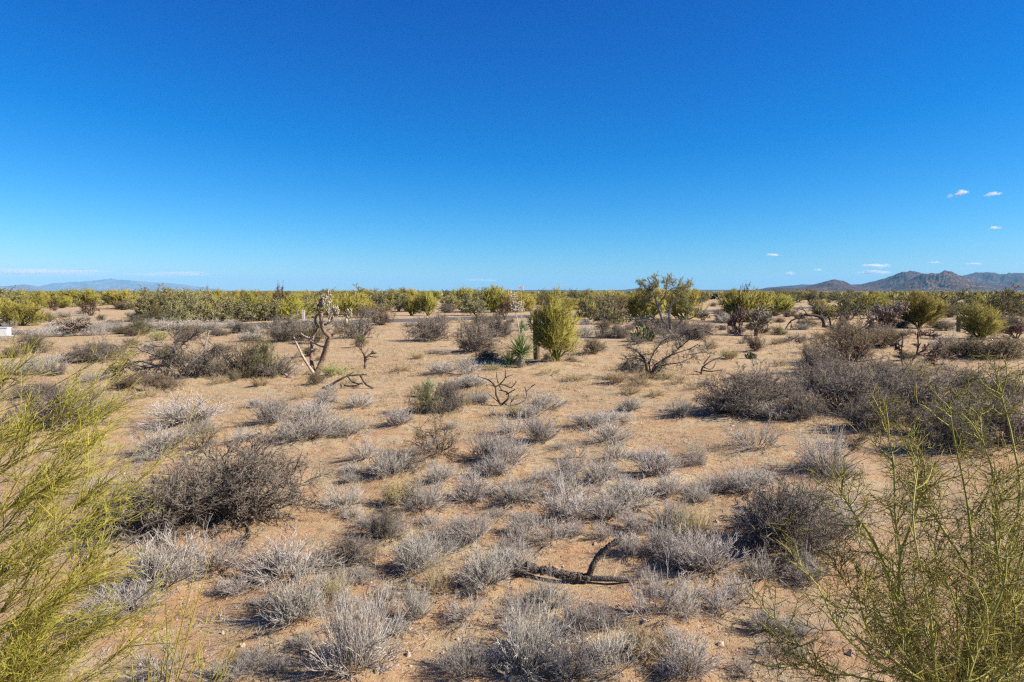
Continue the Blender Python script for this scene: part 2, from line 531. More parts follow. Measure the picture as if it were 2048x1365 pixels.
# ------------------------------------------------------------------ plant prototypes (normalised: 1 wide, 1 high)
def normalise(mbs):
    V = np.concatenate([m.verts() for m in mbs])
    w = 2 * np.percentile(np.hypot(V[:, 0], V[:, 1]), 90)
    h = np.percentile(V[:, 2], 98.5)
    s = np.array([1 / w, 1 / w, 1 / h])
    return lambda X: X * s

def proto_bursage(k):
    # full dome, flat spreader, upright tuft, lopsided, thin and half dead, ...
    n0, lo, hi, rad, n1, n2, lean = [(60, 14, 88, .10, 7, 4, 0), (55, 5, 60, .16, 7, 4, .2), (60, 40, 89, .12, 6, 4, .1), (48, 12, 85, .10, 7, 5, .55),
                                     (26, 15, 80, .12, 6, 4, .3), (70, 10, 88, .20, 6, 4, .15), (38, 20, 88, .08, 8, 4, .35), (30, 0, 75, .22, 7, 4, .4), (64, 25, 88, .16, 6, 5, 0)][k]
    S, D = dome(n0, lo, hi, rad)
    D = norm(D + np.array([lean, 0, 0]) * rng.random((n0, 1)))
    P0 = grow(S, D, rng.uniform(0.22, 0.6, n0), 6, 0.11, 0.03)
    S, D, _, t = offshoots(P0, n1, 0.12, 0.95, 21, 9, 0.04)
    P1 = grow(S, D, rng.uniform(0.12, 0.32, len(S)), 4, 0.12, 0.03)
    S, D, _, t = offshoots(P1, n2 + 1, 0.1, 1.0, 27, 10, 0.04)
    P2 = grow(S, D, rng.uniform(0.05, 0.15, len(S)), 3, 0.12, 0.02)
    a, b = MB(), MB()
    tubes(a, P0, taper(n0, 6, 0.0058, 0.0028), 4)
    tubes(b, P1, taper(len(P1), 4, 0.0030, 0.0020), 3)
    tubes(b, P2, taper(len(P2), 3, 0.0024, 0.0017), 3)
    f = normalise([a, b])
    return [('stems', a.mesh('bursage_stems', M['bursage_wood'], xf=f)), ('twigs', b.mesh('bursage_twigs', M['bursage'], xf=f))]

def proto_shrub(mat, wood, n0=34, n1=9, n2=7, n3=5, lo=5, hi=85, up=0.03, thick=1.0):
    S, D = dome(n0, lo, hi, 0.14)
    P0 = grow(S, D, rng.uniform(0.5, 0.95, n0), 7, 0.2, up)
    S, D, _, t = offshoots(P0, n1, 0.15, 0.98, 38, 14, 0.06)
    P1 = grow(S, D, rng.uniform(0.2, 0.42, len(S)), 5, 0.24, 0.03)
    S, D, _, t = offshoots(P1, n2, 0.15, 1.0, 42, 15, 0.05)
    P2 = grow(S, D, rng.uniform(0.09, 0.2, len(S)), 4, 0.24, 0.02)
    S, D, _, t = offshoots(P2, n3, 0.1, 1.0, 45, 15, 0.03)
    P3 = grow(S, D, rng.uniform(0.03, 0.085, len(S)), 2, 0.2)
    a, b = MB(), MB()
    tubes(a, P0, taper(n0, 7, 0.013 * thick, 0.005 * thick), 4)
    tubes(a, P1, taper(len(P1), 5, 0.006 * thick, 0.003 * thick), 3)
    tubes(b, P2, taper(len(P2), 4, 0.0035 * thick, 0.0022 * thick), 3)
    tubes(b, P3, taper(len(P3), 2, 0.0032 * thick, 0.002 * thick), 3)
    f = normalise([a, b])
    return [('stems', a.mesh('shrub_stems', M[wood], xf=f)), ('twigs', b.mesh('shrub_twigs', M[mat], xf=f))]

def leaf_quads(mb, S, size, up=0.3):
    N = len(S)
    a = norm(rng.normal(size=(N, 3)) + np.array([0, 0, up]))
    b = norm(np.cross(a, rng.normal(size=(N, 3))))
    L = (size * rng.uniform(0.6, 1.4, N))[:, None]
    w = L * 0.32
    V = np.stack([S - b * w * 0.3, S + a * L * 0.5 - b * w, S + a * L, S + a * L * 0.5 + b * w], 1)
    Q = np.arange(N * 4).reshape(-1, 4)
    return mb.add(V.reshape(-1, 3), Q)

def proto_palo_verde(n3=13, thick=1.0, lo=28, hi=85, limb_mat='pv_limb', crown_mat='pv_green', n0=10):
    S, D = dome(n0, lo, hi, 0.06)
    P0 = grow(S, D, rng.uniform(0.4, 1.0, n0), 7, 0.22, 0.0)
    S, D, _, t = offshoots(P0, 8, 0.15, 1.0, 40, 14, 0.10)
    P1 = grow(S, D, rng.uniform(0.3, 0.5, len(S)) * (1.15 - 0.45 * t), 5, 0.15, 0.05)
    S, D, _, t = offshoots(P1, 8, 0.15, 1.0, 30, 12, 0.1)
    P2 = grow(S, D, rng.uniform(0.16, 0.3, len(S)), 4, 0.14, 0.05)
    S, D, _, t = offshoots(P2, n3, 0.1, 1.0, 26, 10, 0.1)
    P3 = grow(S, D, rng.uniform(0.07, 0.17, len(S)), 2, 0.1)
    a, b = MB(), MB()
    tubes(a, P0, taper(n0, 7, 0.02, 0.007), 5)
    tubes(a, P1, taper(len(P1), 5, 0.007, 0.003), 4)
    tubes(b, P2, taper(len(P2), 4, 0.0042 * thick, 0.0026 * thick), 3)
    tubes(b, P3, taper(len(P3), 2, 0.0036 * thick, 0.002), 3)
    f = normalise([a, b])
    return [('trunk', a.mesh('palo_verde_trunk', M[limb_mat], xf=f)), ('crown', b.mesh('palo_verde_crown', M[crown_mat], xf=f))]

def proto_mesquite(leaf='mesquite_leaf', bark='bark_dark', nleaf=24, size=0.031):
    n0 = 6
    S, D = dome(n0, 25, 75, 0.05)
    P0 = grow(S, D, rng.uniform(0.6, 0.85, n0), 8, 0.22, 0.02)
    S, D, _, t = offshoots(P0, 8, 0.3, 1.0, 42, 12, 0.1)
    P1 = grow(S, D, rng.uniform(0.28, 0.5, len(S)), 6, 0.24, 0.02)
    S, D, _, t = offshoots(P1, 8, 0.2, 1.0, 42, 15, 0.1)
    P2 = grow(S, D, rng.uniform(0.12, 0.28, len(S)), 4, 0.22, 0.0)
    S, D, _, t = offshoots(P2, nleaf, 0.1, 1.0, 50, 15, 0)
    a, b = MB(), MB()
    tubes(a, P0, taper(n0, 8, 0.032, 0.011), 6)
    tubes(a, P1, taper(len(P1), 6, 0.012, 0.004), 4)
    tubes(a, P2, taper(len(P2), 4, 0.0045, 0.0022), 3)
    leaf_quads(b, S + 0.01 * rng.normal(size=S.shape), size)
    f = normalise([a, b])
    return [('trunk', a.mesh('mesquite_trunk', M[bark], xf=f)), ('crown', b.mesh('mesquite_crown', M[leaf], xf=f))]

def proto_cholla(joint='cholla', n0=5, dense=4):
    """staghorn cholla: jointed, crooked, thick-tipped branches"""
    S, D = dome(n0, 35, 80, 0.05)
    P0 = grow(S, D, rng.uniform(0.4, 0.62, n0), 6, 0.25, 0.05)
    S, D, _, t = offshoots(P0, dense + 1, 0.3, 1.0, 48, 12, 0.15)
    P1 = grow(S, D, rng.uniform(0.2, 0.32, len(S)), 5, 0.3, 0.05)
    S, D, _, t = offshoots(P1, dense + 1, 0.25, 1.0, 52, 14, 0.2)
    P2 = grow(S, D, rng.uniform(0.09, 0.17, len(S)), 4, 0.28, 0.05)
    S, D, _, t = offshoots(P2, dense, 0.3, 1.0, 55, 14, 0.2)
    P3 = grow(S, D, rng.uniform(0.045, 0.09, len(S)), 3, 0.2, 0.05)
    a, b = MB(), MB()
    tubes(a, P0, taper(n0, 6, 0.03, 0.018), 7, False)
    tubes(a, P1, taper(len(P1), 5, 0.018, 0.012), 6, False)
    tubes(b, P2, taper(len(P2), 4, 0.0105, 0.010), 5)
    tubes(b, P3, taper(len(P3), 3, 0.009, 0.0095), 5)
    f = normalise([a, b])
    return [('stems', a.mesh('cholla_stems', M['cholla'], xf=f)), ('branchlets', b.mesh('cholla_branchlets', M[joint], xf=f))]

def proto_palo_verde_round(aspect, n0=22, n1=9, n2=8, n3=8, thick=1.0, low=0.12):
    """a rounded, ragged crown carried by many stems from one foot; width 1, height = aspect"""
    c = np.array([0, 0, aspect * 0.50]); R = np.array([0.5, 0.5, aspect * 0.46])
    inside = lambda X, k: (((X - c) / (R * k)) ** 2).sum(-1) < 1
    az = rng.uniform(0, 2 * np.pi, n0); zz = rng.uniform(-0.85, 1.0, n0)
    rr = np.sqrt(np.maximum(1 - zz ** 2, 0)); kk = rng.uniform(0.45, 0.95, n0)
    E = c + np.stack([rr * np.cos(az), rr * np.sin(az), zz], -1) * R * kk[:, None]
    P0 = []
    for e in E:
        m_ = e * np.array([0.45, 0.45, 0.5]) + 0.04 * rng.normal(size=3)
        P0.append(smooth_path([np.array([0.03, 0.03, 0]) * rng.normal(size=3), m_, e], 8))
    P0 = np.array(P0)
    S, D, _, t = offshoots(P0, n1, 0.22, 1.0, 38, 14, 0.15)
    D = norm(D + 0.5 * norm(S - c * np.array([1, 1, 0.5])))
    P1 = grow(S, D, rng.uniform(0.14, 0.36, len(S)) , 5, 0.16, 0.06)
    P1 = P1[inside(P1[:, -1], rng.uniform(0.85, 1.25, len(P1))[:, None])]
    S, D, _, t = offshoots(P1, n2, 0.1, 1.0, 30, 12, 0.15)
    P2 = grow(S, D, rng.uniform(0.08, 0.22, len(S)), 4, 0.14, 0.06)
    P2 = P2[inside(P2[:, -1], rng.uniform(0.9, 1.4, len(P2))[:, None]) & (P2[:, 0, 2] > low * aspect)]
    S, D, _, t = offshoots(P2, n3, 0.1, 1.0, 24, 10, 0.22)
    P3 = grow(S, D, rng.uniform(0.06, 0.17, len(S)), 2, 0.1)
    a, b = MB(), MB()
    tubes(a, P0, taper(n0, 8, 0.018, 0.006), 5)
    tubes(a, P1, taper(len(P1), 5, 0.006, 0.003), 4)
    tubes(b, P2, taper(len(P2), 4, 0.0036 * thick, 0.0024 * thick), 3)
    tubes(b, P3, taper(len(P3), 2, 0.0034 * thick, 0.002), 3)
    f = lambda X: X * np.array([1, 1, 1 / aspect])
    return [('trunk', a.mesh('palo_verde_trunk', M['pv_limb'], xf=f)), ('crown', b.mesh('palo_verde_crown', M['pv_green'], xf=f))]

PR = {}
PR['bursage'] = [proto_bursage(k) for k in range(9)]
PR['straw'] = [[(n_, m_.copy()) for n_, m_ in PR['bursage'][k]] for k in (1, 2, 7)]
for p_ in PR['straw']:
    for n_, m_ in p_:
        m_.materials[0] = M['straw']
PR['grey'] = [proto_shrub('shrub_grey', w_) for w_ in ('shrub_wood', 'bark_grey', 'bark_grey')]
PR['dead'] = [proto_shrub('shrub_grey', 'bark_grey', 16, 8, 7, 4, 0, 60, -0.02, 1.25) for k in range(2)]
PR['brown'] = [proto_shrub('shrub_brown', 'shrub_wood', 30, 8, 6, 6, 15, 88, 0.08) for k in range(2)]
PR['olive'] = [proto_shrub('shrub_olive', 'shrub_wood', 28, 8, 6, 6, 10, 88, 0.06) for k in range(2)]
PR['lime'] = [proto_shrub('lime_weed', 'lime_weed', 24, 6, 5, 4, 20, 88, 0.1, 1.2)]
PR['open'] = [proto_shrub('shrub_brown', 'shrub_wood', 14, 6, 6, 4, 5, 75, 0.03, 1.0) for k in range(2)]
PR['pv'] = [proto_palo_verde_round(a_, 16, 7, 7, 5, 1.9, 0.05) for a_ in (0.6, 0.7, 0.55, 0.8)] + [proto_palo_verde(8, 1.9, 15, 86, n0=13)]
PR['pv_mid'] = [proto_palo_verde_round(1.35, 24, 9, 8, 7, 1.0), proto_palo_verde_round(1.0, 24, 9, 8, 6, 1.1)]
PR['mesq'] = [proto_mesquite() for k in range(4)]
PR['rust'] = [proto_mesquite('rust_leaf', 'bark_dark', 14)]
PR['cholla'] = [proto_cholla('cholla') for k in range(2)]
PR['cholla_pale'] = [proto_cholla('cholla_pale', 6, 5) for k in range(2)]

KIND = {   # prototype -> object name, category, words for its label, group
    'bursage': ('bursage_clump', 'shrub', 'pale grey bursage clump', 'dry bursage clumps on the sand'),
    'straw': ('bunch_grass', 'grass', 'straw coloured bunch grass', 'tufts of straw coloured grass'),
    'grey': ('grey_shrub', 'shrub', 'dark grey leafless twiggy shrub', 'leafless grey shrubs'),
    'dead': ('dead_shrub', 'shrub', 'sprawling dead grey shrub', 'leafless grey shrubs'),
    'brown': ('brown_shrub', 'shrub', 'brown fine-twigged shrub', 'brown shrubs'),
    'olive': ('olive_shrub', 'shrub', 'dull olive brown shrub', 'olive shrubs'),
    'lime': ('green_weed', 'plant', 'low lime green weed patch', 'green weeds'),
    'open': ('open_shrub', 'shrub', 'open bare-branched brown shrub', 'brown shrubs'),
    'pv': ('palo_verde_tree', 'tree', 'yellow green palo verde', 'palo verde trees of the belt'),
    'pv_mid': ('palo_verde_tree', 'tree', 'yellow green palo verde', 'palo verde trees of the belt'),
    'mesq': ('mesquite_tree', 'tree', 'grey green mesquite', 'mesquite trees of the belt'),
    'rust': ('rust_brown_tree', 'tree', 'dark tree with rust brown foliage', 'rust brown trees'),
    'cholla': ('staghorn_cholla', 'cactus', 'purple brown staghorn cholla', 'staghorn chollas'),
    'cholla_pale': ('staghorn_cholla', 'cactus', 'pale-tipped staghorn cholla', 'staghorn chollas'),
}
AUTO = []        # things whose label is worked out from their surroundings at the end
LAND = []        # (phrase, x, y) things one can find
USE = {}
def plant(kind, px, py, w, h, label=None, landmark=None, mound_h=0.12, group=True, rz=None):
    """px, py: foot in the photograph; w, h: its size there"""
    g = ground(px, py)
    d = depth_of(g)
    k = USE.get(kind, 0); USE[kind] = k + 1
    pr = PR[kind][int(rng.integers(len(PR[kind])))] if kind != 'pv_mid' else PR[kind][0 if h > 100 else 1]
    nm, cat, words, grp = KIND[kind]
    wm, hm = w * d / F, h * d / F
    if kind == 'bursage': wm, hm = wm * 1.2, hm * 1.05
    s = wm * rng.uniform(0.85, 1.15)
    hm *= rng.uniform(0.88, 1.12) if not label else 1
    z = g[2] - 0.02
    if d < 45:
        mh = mound_h * min(wm, 1.2)
        MOUNDS.append((g[0], g[1], 0.55 * wm, mh))
        z += mh * 0.8
    o = place(nm, pr, (g[0], g[1], z), rng.uniform(0, 6.28) if rz is None else rz, (s, s * rng.uniform(0.9, 1.1), hm))
    tag(o, label, cat, grp if group else None)
    if not label:
        AUTO.append((o, words, g[0], g[1], wm))
    if landmark:
        LAND.append((landmark, g[0], g[1]))
    return o

def r5(z): return (z[0] / 2.256, 760 + z[1] / 2.256, z[2] / 2.256, z[3] / 2.256)
def r6(z): return (660 + z[0] / 2.256, 760 + z[1] / 2.256, z[2] / 2.256, z[3] / 2.256)
def r7(z): return (1340 + z[0] / 2.256, 760 + z[1] / 2.256, z[2] / 2.256, z[3] / 2.256)
def r1(z): return (z[0] / 3.938, 540 + z[1] / 3.938, z[2] / 3.938, z[3] / 3.938)
def r2(z): return (500 + z[0] / 3.938, 540 + z[1] / 3.938, z[2] / 3.938, z[3] / 3.938)
def r3(z): return (1000 + z[0] / 3.938, 540 + z[1] / 3.938, z[2] / 3.938, z[3] / 3.938)
def r4(z): return (1520 + z[0] / 3.879, 540 + z[1] / 3.879, z[2] / 3.879, z[3] / 3.879)

# ------------------------------------------------------------------ the low dry clumps
FRONT = {(1080, 640, 640): dict(label='largest dark grey twiggy shrub in the left foreground', landmark='largest dark shrub'),
         (120, 1340, 340): dict(label='tallest pale bursage clump at the bottom edge, left of centre', landmark='tallest bursage clump'),
         (900, 1340, 300): dict(label='big pale bursage clump at the bottom edge in the centre', landmark='bottom centre bursage clump'),
         (480, 350, 300): dict(label='open shrub of thin bare brown branches amid the central clumps', landmark='central open shrub'),
         (560, 810, 470): dict(label='dark grey dome shrub beside the round spiny cactus', landmark='dark dome shrub'),
         (400, 880, 260): dict(label='full round pale bursage clump left of the fallen charred log', landmark='full round bursage clump'),
         (330, 165, 440): dict(label='long low dark shrub at the left end of the dark shrub bank', landmark='long low dark shrub'),
         (1260, 300, 180): dict(label='upright pale bursage clump right of the central open shrub', landmark='upright bursage clump')}
for z in [(130,135,130,70),(640,40,110,40),(960,155,160,75),(1350,145,90,60),(1560,170,90,60),(310,215,120,80),(75,265,150,80),(10,60,60,40),
          (840,250,150,95),(950,290,130,100),(1060,320,110,45),(1180,220,150,60),(1290,200,150,45),(1260,300,180,90),(1290,380,150,100),
          (160,370,170,95),(270,450,170,110),(700,370,170,110),(800,400,160,130),(740,445,150,80),(490,470,110,80),(640,550,140,120),
          (70,590,180,100),(430,600,190,120),(450,660,90,50),(850,570,200,90),(950,470,120,70),(1060,480,120,80),(1220,470,150,90),
          (1480,450,190,110),(1350,590,220,120),(1530,530,110,90),(1080,640,180,120),(1100,710,100,60),(740,530,60,40),(650,740,180,110),
          (880,700,110,100),(970,745,190,110),(800,825,90,110),(1230,720,110,80),(1370,700,120,110),(1350,800,120,90),(1490,800,190,120),
          (400,880,260,170),(700,940,190,150),(640,975,100,60),(390,1085,120,130),(620,1085,190,110),(985,1035,150,110),(1110,1140,160,120),
          (1230,1130,140,120),(1470,1095,270,200),(1560,860,150,110),(120,1340,340,360),(900,1340,300,290),(1080,1350,260,200),
          (1270,1340,280,200),(1530,1350,120,90),(1540,1210,100,80)]:
    plant('bursage', *r6(z), **FRONT.get(z[:3], {}))
for z in [(840,210,240,110),(910,250,150,60),(1230,210,160,100),(1400,190,150,80),(1400,280,230,110),(1320,290,150,60),(1470,115,80,50),
          (1100,290,120,60),(720,340,180,110),(680,380,130,60),(450,520,160,80),(960,890,260,190),(1300,910,280,180),(730,960,290,210),
          (560,1080,260,130),(1050,1350,150,80),(750,1340,250,120)]:
    plant('bursage', *r5(z))
for z in [(380,325,190,110),(700,430,230,160),(760,460,150,80),(50,175,120,70),(330,520,200,110),(420,470,120,60),(130,560,120,80),
          (200,510,150,70),(740,720,220,180),(150,880,260,180),(410,910,170,140),(620,930,160,140),(230,1060,130,120),(50,1080,150,130),
          (70,1320,230,160),(480,1270,160,90),(300,1000,150,100),(440,1130,120,80),(240,165,200,70),(440,190,170,60)]:
    plant('bursage', *r7(z))
for z in [(110,510,160,50),(330,530,220,70),(500,525,160,45),(760,515,180,65),(880,485,110,45),(1240,470,100,40),(1800,455,110,45),
          (1590,460,80,35),(110,840,220,110),(60,570,110,60),(340,770,170,60),(760,890,190,60),(480,740,200,55),(1940,570,160,70)]:
    plant('bursage', *r1(z))
for z in [(1510,835,190,100),(1700,840,170,120),(1740,945,180,120),(1610,930,110,70),(1540,675,80,40),(1440,668,60,35),(1250,450,90,40),
          (40,570,150,70),(600,1010,150,50)]:
    plant('bursage', *r2(z))

for x, y, w, h in [(1235,770,50,24),(1278,775,44,22),(1330,762,40,20),(1358,770,36,20),(1262,790,40,18),(1390,782,40,16),(1310,795,36,16),(462,752,44,26),(488,760,40,24),(520,775,36,18),(440,770,36,18),
                   (985,742,36,14),(1100,752,50,14),(1150,765,46,14),(700,770,40,14),(800,745,34,12),(835,720,30,12),(1460,720,36,16),(1480,760,40,18),(1560,735,34,16),(600,800,40,16),(950,800,44,22),(925,815,40,20),
                   (1425,700,30,14),(1555,690,26,12),(1050,800,40,14),(560,820,40,18),(290,800,60,26),(230,820,50,24),(1745,690,30,14),(1880,745,50,18)]:
    plant('straw', x, y, w, h)
TAKEN = [(a_[2], a_[3], a_[4] * 0.5) for a_ in AUTO]
extra = 0
for it in range(3000):
    if extra >= 85: break
    px, py = rng.uniform(420, 1640), 800 + 565 * rng.random() ** 0.8
    if 1020 < px < 1290 and 1130 < py < 1235: continue
    if px > 1500 and py < 1000 or (px < 640 and 860 < py < 1120): continue
    if vnoise(np.array(px / 120.0), np.array(py / 80.0), 5) < 0.42: continue
    g_ = ground(px, py)
    wm_ = 0.22 + 0.42 * rng.random() ** 1.6
    if any((g_[0] - a) ** 2 + (g_[1] - b) ** 2 < (0.75 * (r + wm_ * 0.5)) ** 2 for a, b, r in TAKEN): continue
    TAKEN.append((g_[0], g_[1], wm_ * 0.5))
    k_ = F / depth_of(g_)
    plant('bursage' if rng.random() < 0.85 else 'straw', px, py, wm_ * k_, wm_ * k_ * rng.uniform(0.45, 0.75))
    extra += 1
# clumps along the near shoulder of the road
for x, y, w, h in [(150,664,50,20),(200,662,44,20),(250,664,50,22),(300,662,46,20),(345,661,50,22),(390,660,50,22),(425,660,40,20),(460,657,30,16),(640,652,40,18),(680,650,40,18)]:
    plant('bursage', x, y, w, h)

# ------------------------------------------------------------------ shrubs
for k, z in [('grey',(1080,640,640,320)),('grey',(780,690,480,260)),('grey',(520,660,240,120)),('grey',(270,240,420,200)),('open',(900,330,220,110))]:
    plant(k, *r5(z), **FRONT.get(z[:3], {}))
for k, z in [('open',(480,350,300,200)),('olive',(430,165,170,130)),('grey',(540,150,170,120)),('grey',(80,840,240,110)),('grey',(250,720,160,120)),('grey',(330,430,200,110))]:
    plant(k, *r6(z), **FRONT.get(z[:3], {}))
for k, z in [('grey',(330,165,440,185)),('grey',(580,200,240,120)),('grey',(780,150,330,170)),('grey',(930,240,300,150)),('grey',(1110,190,360,200)),
             ('grey',(1270,340,330,200)),('grey',(1470,300,350,240)),('grey',(1500,130,280,150)),('open',(810,310,170,70)),('grey',(560,810,470,310)),('grey',(700,60,260,120)),('grey',(1000,70,300,130)),('grey',(1330,90,320,150)),('grey',(1180,270,260,130)),('brown',(1380,190,260,140)),('grey',(420,110,260,130))]:
    plant(k, *r7(z), **FRONT.get(z[:3], {}))
for k, z in [('olive',(270,675,230,120)),('brown',(80,710,230,90)),('grey',(780,735,330,150)),('olive',(1090,505,200,115)),('olive',(960,505,130,55)),
             ('lime',(1260,570,160,90)),('brown',(1450,560,210,100)),('brown',(1980,505,100,50)),('brown',(950,965,260,110)),('brown',(1290,960,300,120)),
             ('grey',(330,1010,330,90)),('dead',(1540,850,420,240)),('brown',(1930,860,280,250)),('olive',(380,410,130,70)),('olive',(1240,410,200,100))]:
    plant(k, *r1((z[0], z[1], z[2] * 1.12, z[3] * 1.12)))
for k, z in [('olive',(90,850,330,270)),('dead',(230,860,300,150)),('grey',(300,570,330,160)),('olive',(520,590,210,160)),('dead',(860,540,320,240)),
             ('brown',(1040,435,210,150)),('olive',(870,620,160,100)),('grey',(1440,560,330,170)),('grey',(1770,655,330,200)),('grey',(1950,530,210,140)),
             ('brown',(1830,430,180,80)),('grey',(1560,340,110,60)),('brown',(1500,420,130,60)),('lime',(670,850,230,70)),('brown',(510,910,120,80)),
             ('grey',(1880,720,240,60))]:
    plant(k, *r2((z[0], z[1], z[2] * 1.12, z[3] * 1.12)))
for k, z in [('brown',(730,670,200,120)),('grey',(820,540,140,85)),('grey',(960,540,130,90)),('olive',(870,425,170,90)),('brown',(770,370,190,150)),
             ('brown',(930,360,180,140)),('brown',(2020,650,140,110)),('grey',(1730,400,110,70)),('brown',(560,740,110,50)),('brown',(380,720,90,60)),
             ('grey',(1500,560,260,90)),('open',(1650,620,120,70)),('grey',(1010,800,160,60)),('brown',(1350,500,260,110))]:
    plant(k, *r3((z[0], z[1], z[2] * 1.12, z[3] * 1.12)))
for k, z in [('brown',(700,740,480,270)),('grey',(440,820,370,200)),('brown',(900,610,300,160)),('dead',(260,575,230,60)),('olive',(650,500,220,90)),
             ('brown',(1560,690,340,150)),('brown',(1850,710,400,160)),('brown',(1960,480,220,130)),('grey',(880,860,380,130)),('grey',(620,900,420,160)),
             ('olive',(1010,560,160,70)),('brown',(370,440,160,60)),('grey',(1380,450,130,50)),('brown',(1480,370,160,110))]:
    plant(k, *r4((z[0], z[1], z[2] * 1.12, z[3] * 1.12)))

# ------------------------------------------------------------------ single plants with a shape of their own
def path_px(conv, pts, depth, jit=0.25):
    """a branch drawn in a zoomed view of the photograph, given real depth that wanders"""
    q, dz = [], 0.0
    for k, p in enumerate(pts):
        x, y, _, _ = conv((p[0], p[1], 0, 0))
        if k: dz += jit * rng.normal()
        q.append(W(x, y, depth + dz))
    return np.array(q)

def finish(name, loc, label, cat, parts, group=None, landmark=None):
    """parts in world coordinates -> children of an Empty at the foot"""
    root = empty(name, loc)
    tag(root, label, cat, group)
    off = np.array(loc)
    made = {}
    for pname, mb, mat in parts:
        pn, _, par = pname.partition('@')          # 'spines@column': a piece of that part
        made[pn] = link(pn, mb.mesh(name + '_' + pn, M[mat], xf=lambda V: V - off), made.get(par, root))
        if pn in ('fruit_chains', 'seed_pods', 'pads', 'spines'):      # each piece only a few pixels
            made[pn]['kind'] = 'stuff'
    if landmark:
        LAND.append((landmark, loc[0], loc[1]))
    return root

def ellipsoids(mb, Cn, Rx, A, seg=6, rings=4):
    """low-poly ellipsoids: centres, (N,3) radii along the axes A (N,3,3)"""
    th = np.linspace(0, np.pi, rings + 1)[1:-1]
    ph = np.arange(seg) * 2 * np.pi / seg
    unit = [np.array([0, 0, 1.0])] + [np.array([np.sin(t) * np.cos(p), np.sin(t) * np.sin(p), np.cos(t)]) for t in th for p in ph] + [np.array([0, 0, -1.0])]
    unit = np.array(unit)
    T, Q = [], []
    m = len(th)
    for s in range(seg):
        T.append((0, 1 + s, 1 + (s + 1) % seg))
        T.append((1 + (m - 1) * seg + (s + 1) % seg, 1 + (m - 1) * seg + s, m * seg + 1))
        for r_ in range(m - 1):
            a, b = 1 + r_ * seg + s, 1 + r_ * seg + (s + 1) % seg
            Q.append((a, a + seg, b + seg, b))
    N, U = len(Cn), len(unit)
    loc = unit[None] * Rx[:, None]
    V = Cn[:, None] + np.einsum('nuk,nkj->nuj', loc, A)
    base = (np.arange(N) * U)[:, None, None]
    return mb.add(V.reshape(-1, 3), (np.array(Q)[None] + base).reshape(-1, 4), (np.array(T)[None] + base).reshape(-1, 3))

def frames(N, axis=None):
    z = norm(rng.normal(size=(N, 3))) if axis is None else norm(axis)
    x = norm(np.cross(z, norm(rng.normal(size=(N, 3)))))
    return np.stack([x, np.cross(z, x), z], 1)

# --- chain fruit cholla, mostly bare, beside the track
def chain_cholla():
    foot = ground(630, 752)
    d = depth_of(foot)
    trunk, pale, fruit = MB(), MB(), MB()
    s = d / F
    def L(mb, pts, w0, w1, n=18): return limb(mb, path_px(r2, pts, d, 0.10), w0 * s / 3.938 / 2, w1 * s / 3.938 / 2, n, 9, 0.07)
    L(trunk, [(515,835),(545,770),(575,690),(605,590),(625,530),(590,495),(570,450),(560,400),(562,340)], 44, 30, 26)
    L(trunk, [(562,345),(540,300),(545,275),(575,255),(605,230)], 28, 20)
    L(trunk, [(605,235),(612,200),(620,160)], 18, 8)
    L(trunk, [(510,835),(490,760),(482,700),(486,620),(492,545),(520,490),(540,450)], 34, 20, 22)
    L(trunk, [(540,455),(518,420),(516,380),(530,355),(562,345)], 20, 16)
    L(trunk, [(620,530),(680,492),(740,455)], 22, 13)
    L(trunk, [(560,350),(640,350),(700,352),(765,348)], 20, 12)
    L(trunk, [(562,448),(600,428),(635,408)], 20, 14)
    L(pale, [(605,606),(560,604),(510,580),(480,560),(465,545)], 18, 10)
    L(pale, [(495,532),(450,530),(425,520),(400,498)], 16, 9)
    L(pale, [(515,835),(470,770),(420,690),(380,610),(345,532)], 26, 16)
    ch = []
    for cx, cy, w, h, n in [(600,225,80,80,60),(625,180,26,40,16),(655,315,90,55,62),(780,335,40,60,26),(640,370,36,34,12),(770,385,34,30,10),(565,245,45,50,22)]:
        for _ in range(n):
            x, y = cx + w * rng.uniform(-.5, .5), cy + h * rng.uniform(-.5, .5)
            p = W(500 + x / 3.938, 540 + y / 3.938, d + 0.28 * rng.normal())
            m = rng.integers(2, 5)
            for q in range(m):
                ch.append(p + np.array([0.015 * rng.normal(), 0.015 * rng.normal(), -0.055 * q]))
    ch = np.array(ch)
    ax = norm(np.array([[0, 0, 1.0]]) + 0.45 * rng.normal(size=ch.shape))
    ellipsoids(fruit, ch, np.array([[0.026, 0.026, 0.042]]) * rng.uniform(0.8, 1.2, (len(ch), 1)), frames(len(ch), ax), 6, 5)
    finish('chain_fruit_cholla', foot, 'tall nearly bare chain fruit cholla with twisted forked trunk and pale fruit on top', 'cactus',
           [('trunk', trunk, 'cholla_trunk'), ('dead_branches', pale, 'dead_limb'), ('fruit_chains@trunk', fruit, 'fruit')], None, 'tall forked cholla')
chain_cholla()

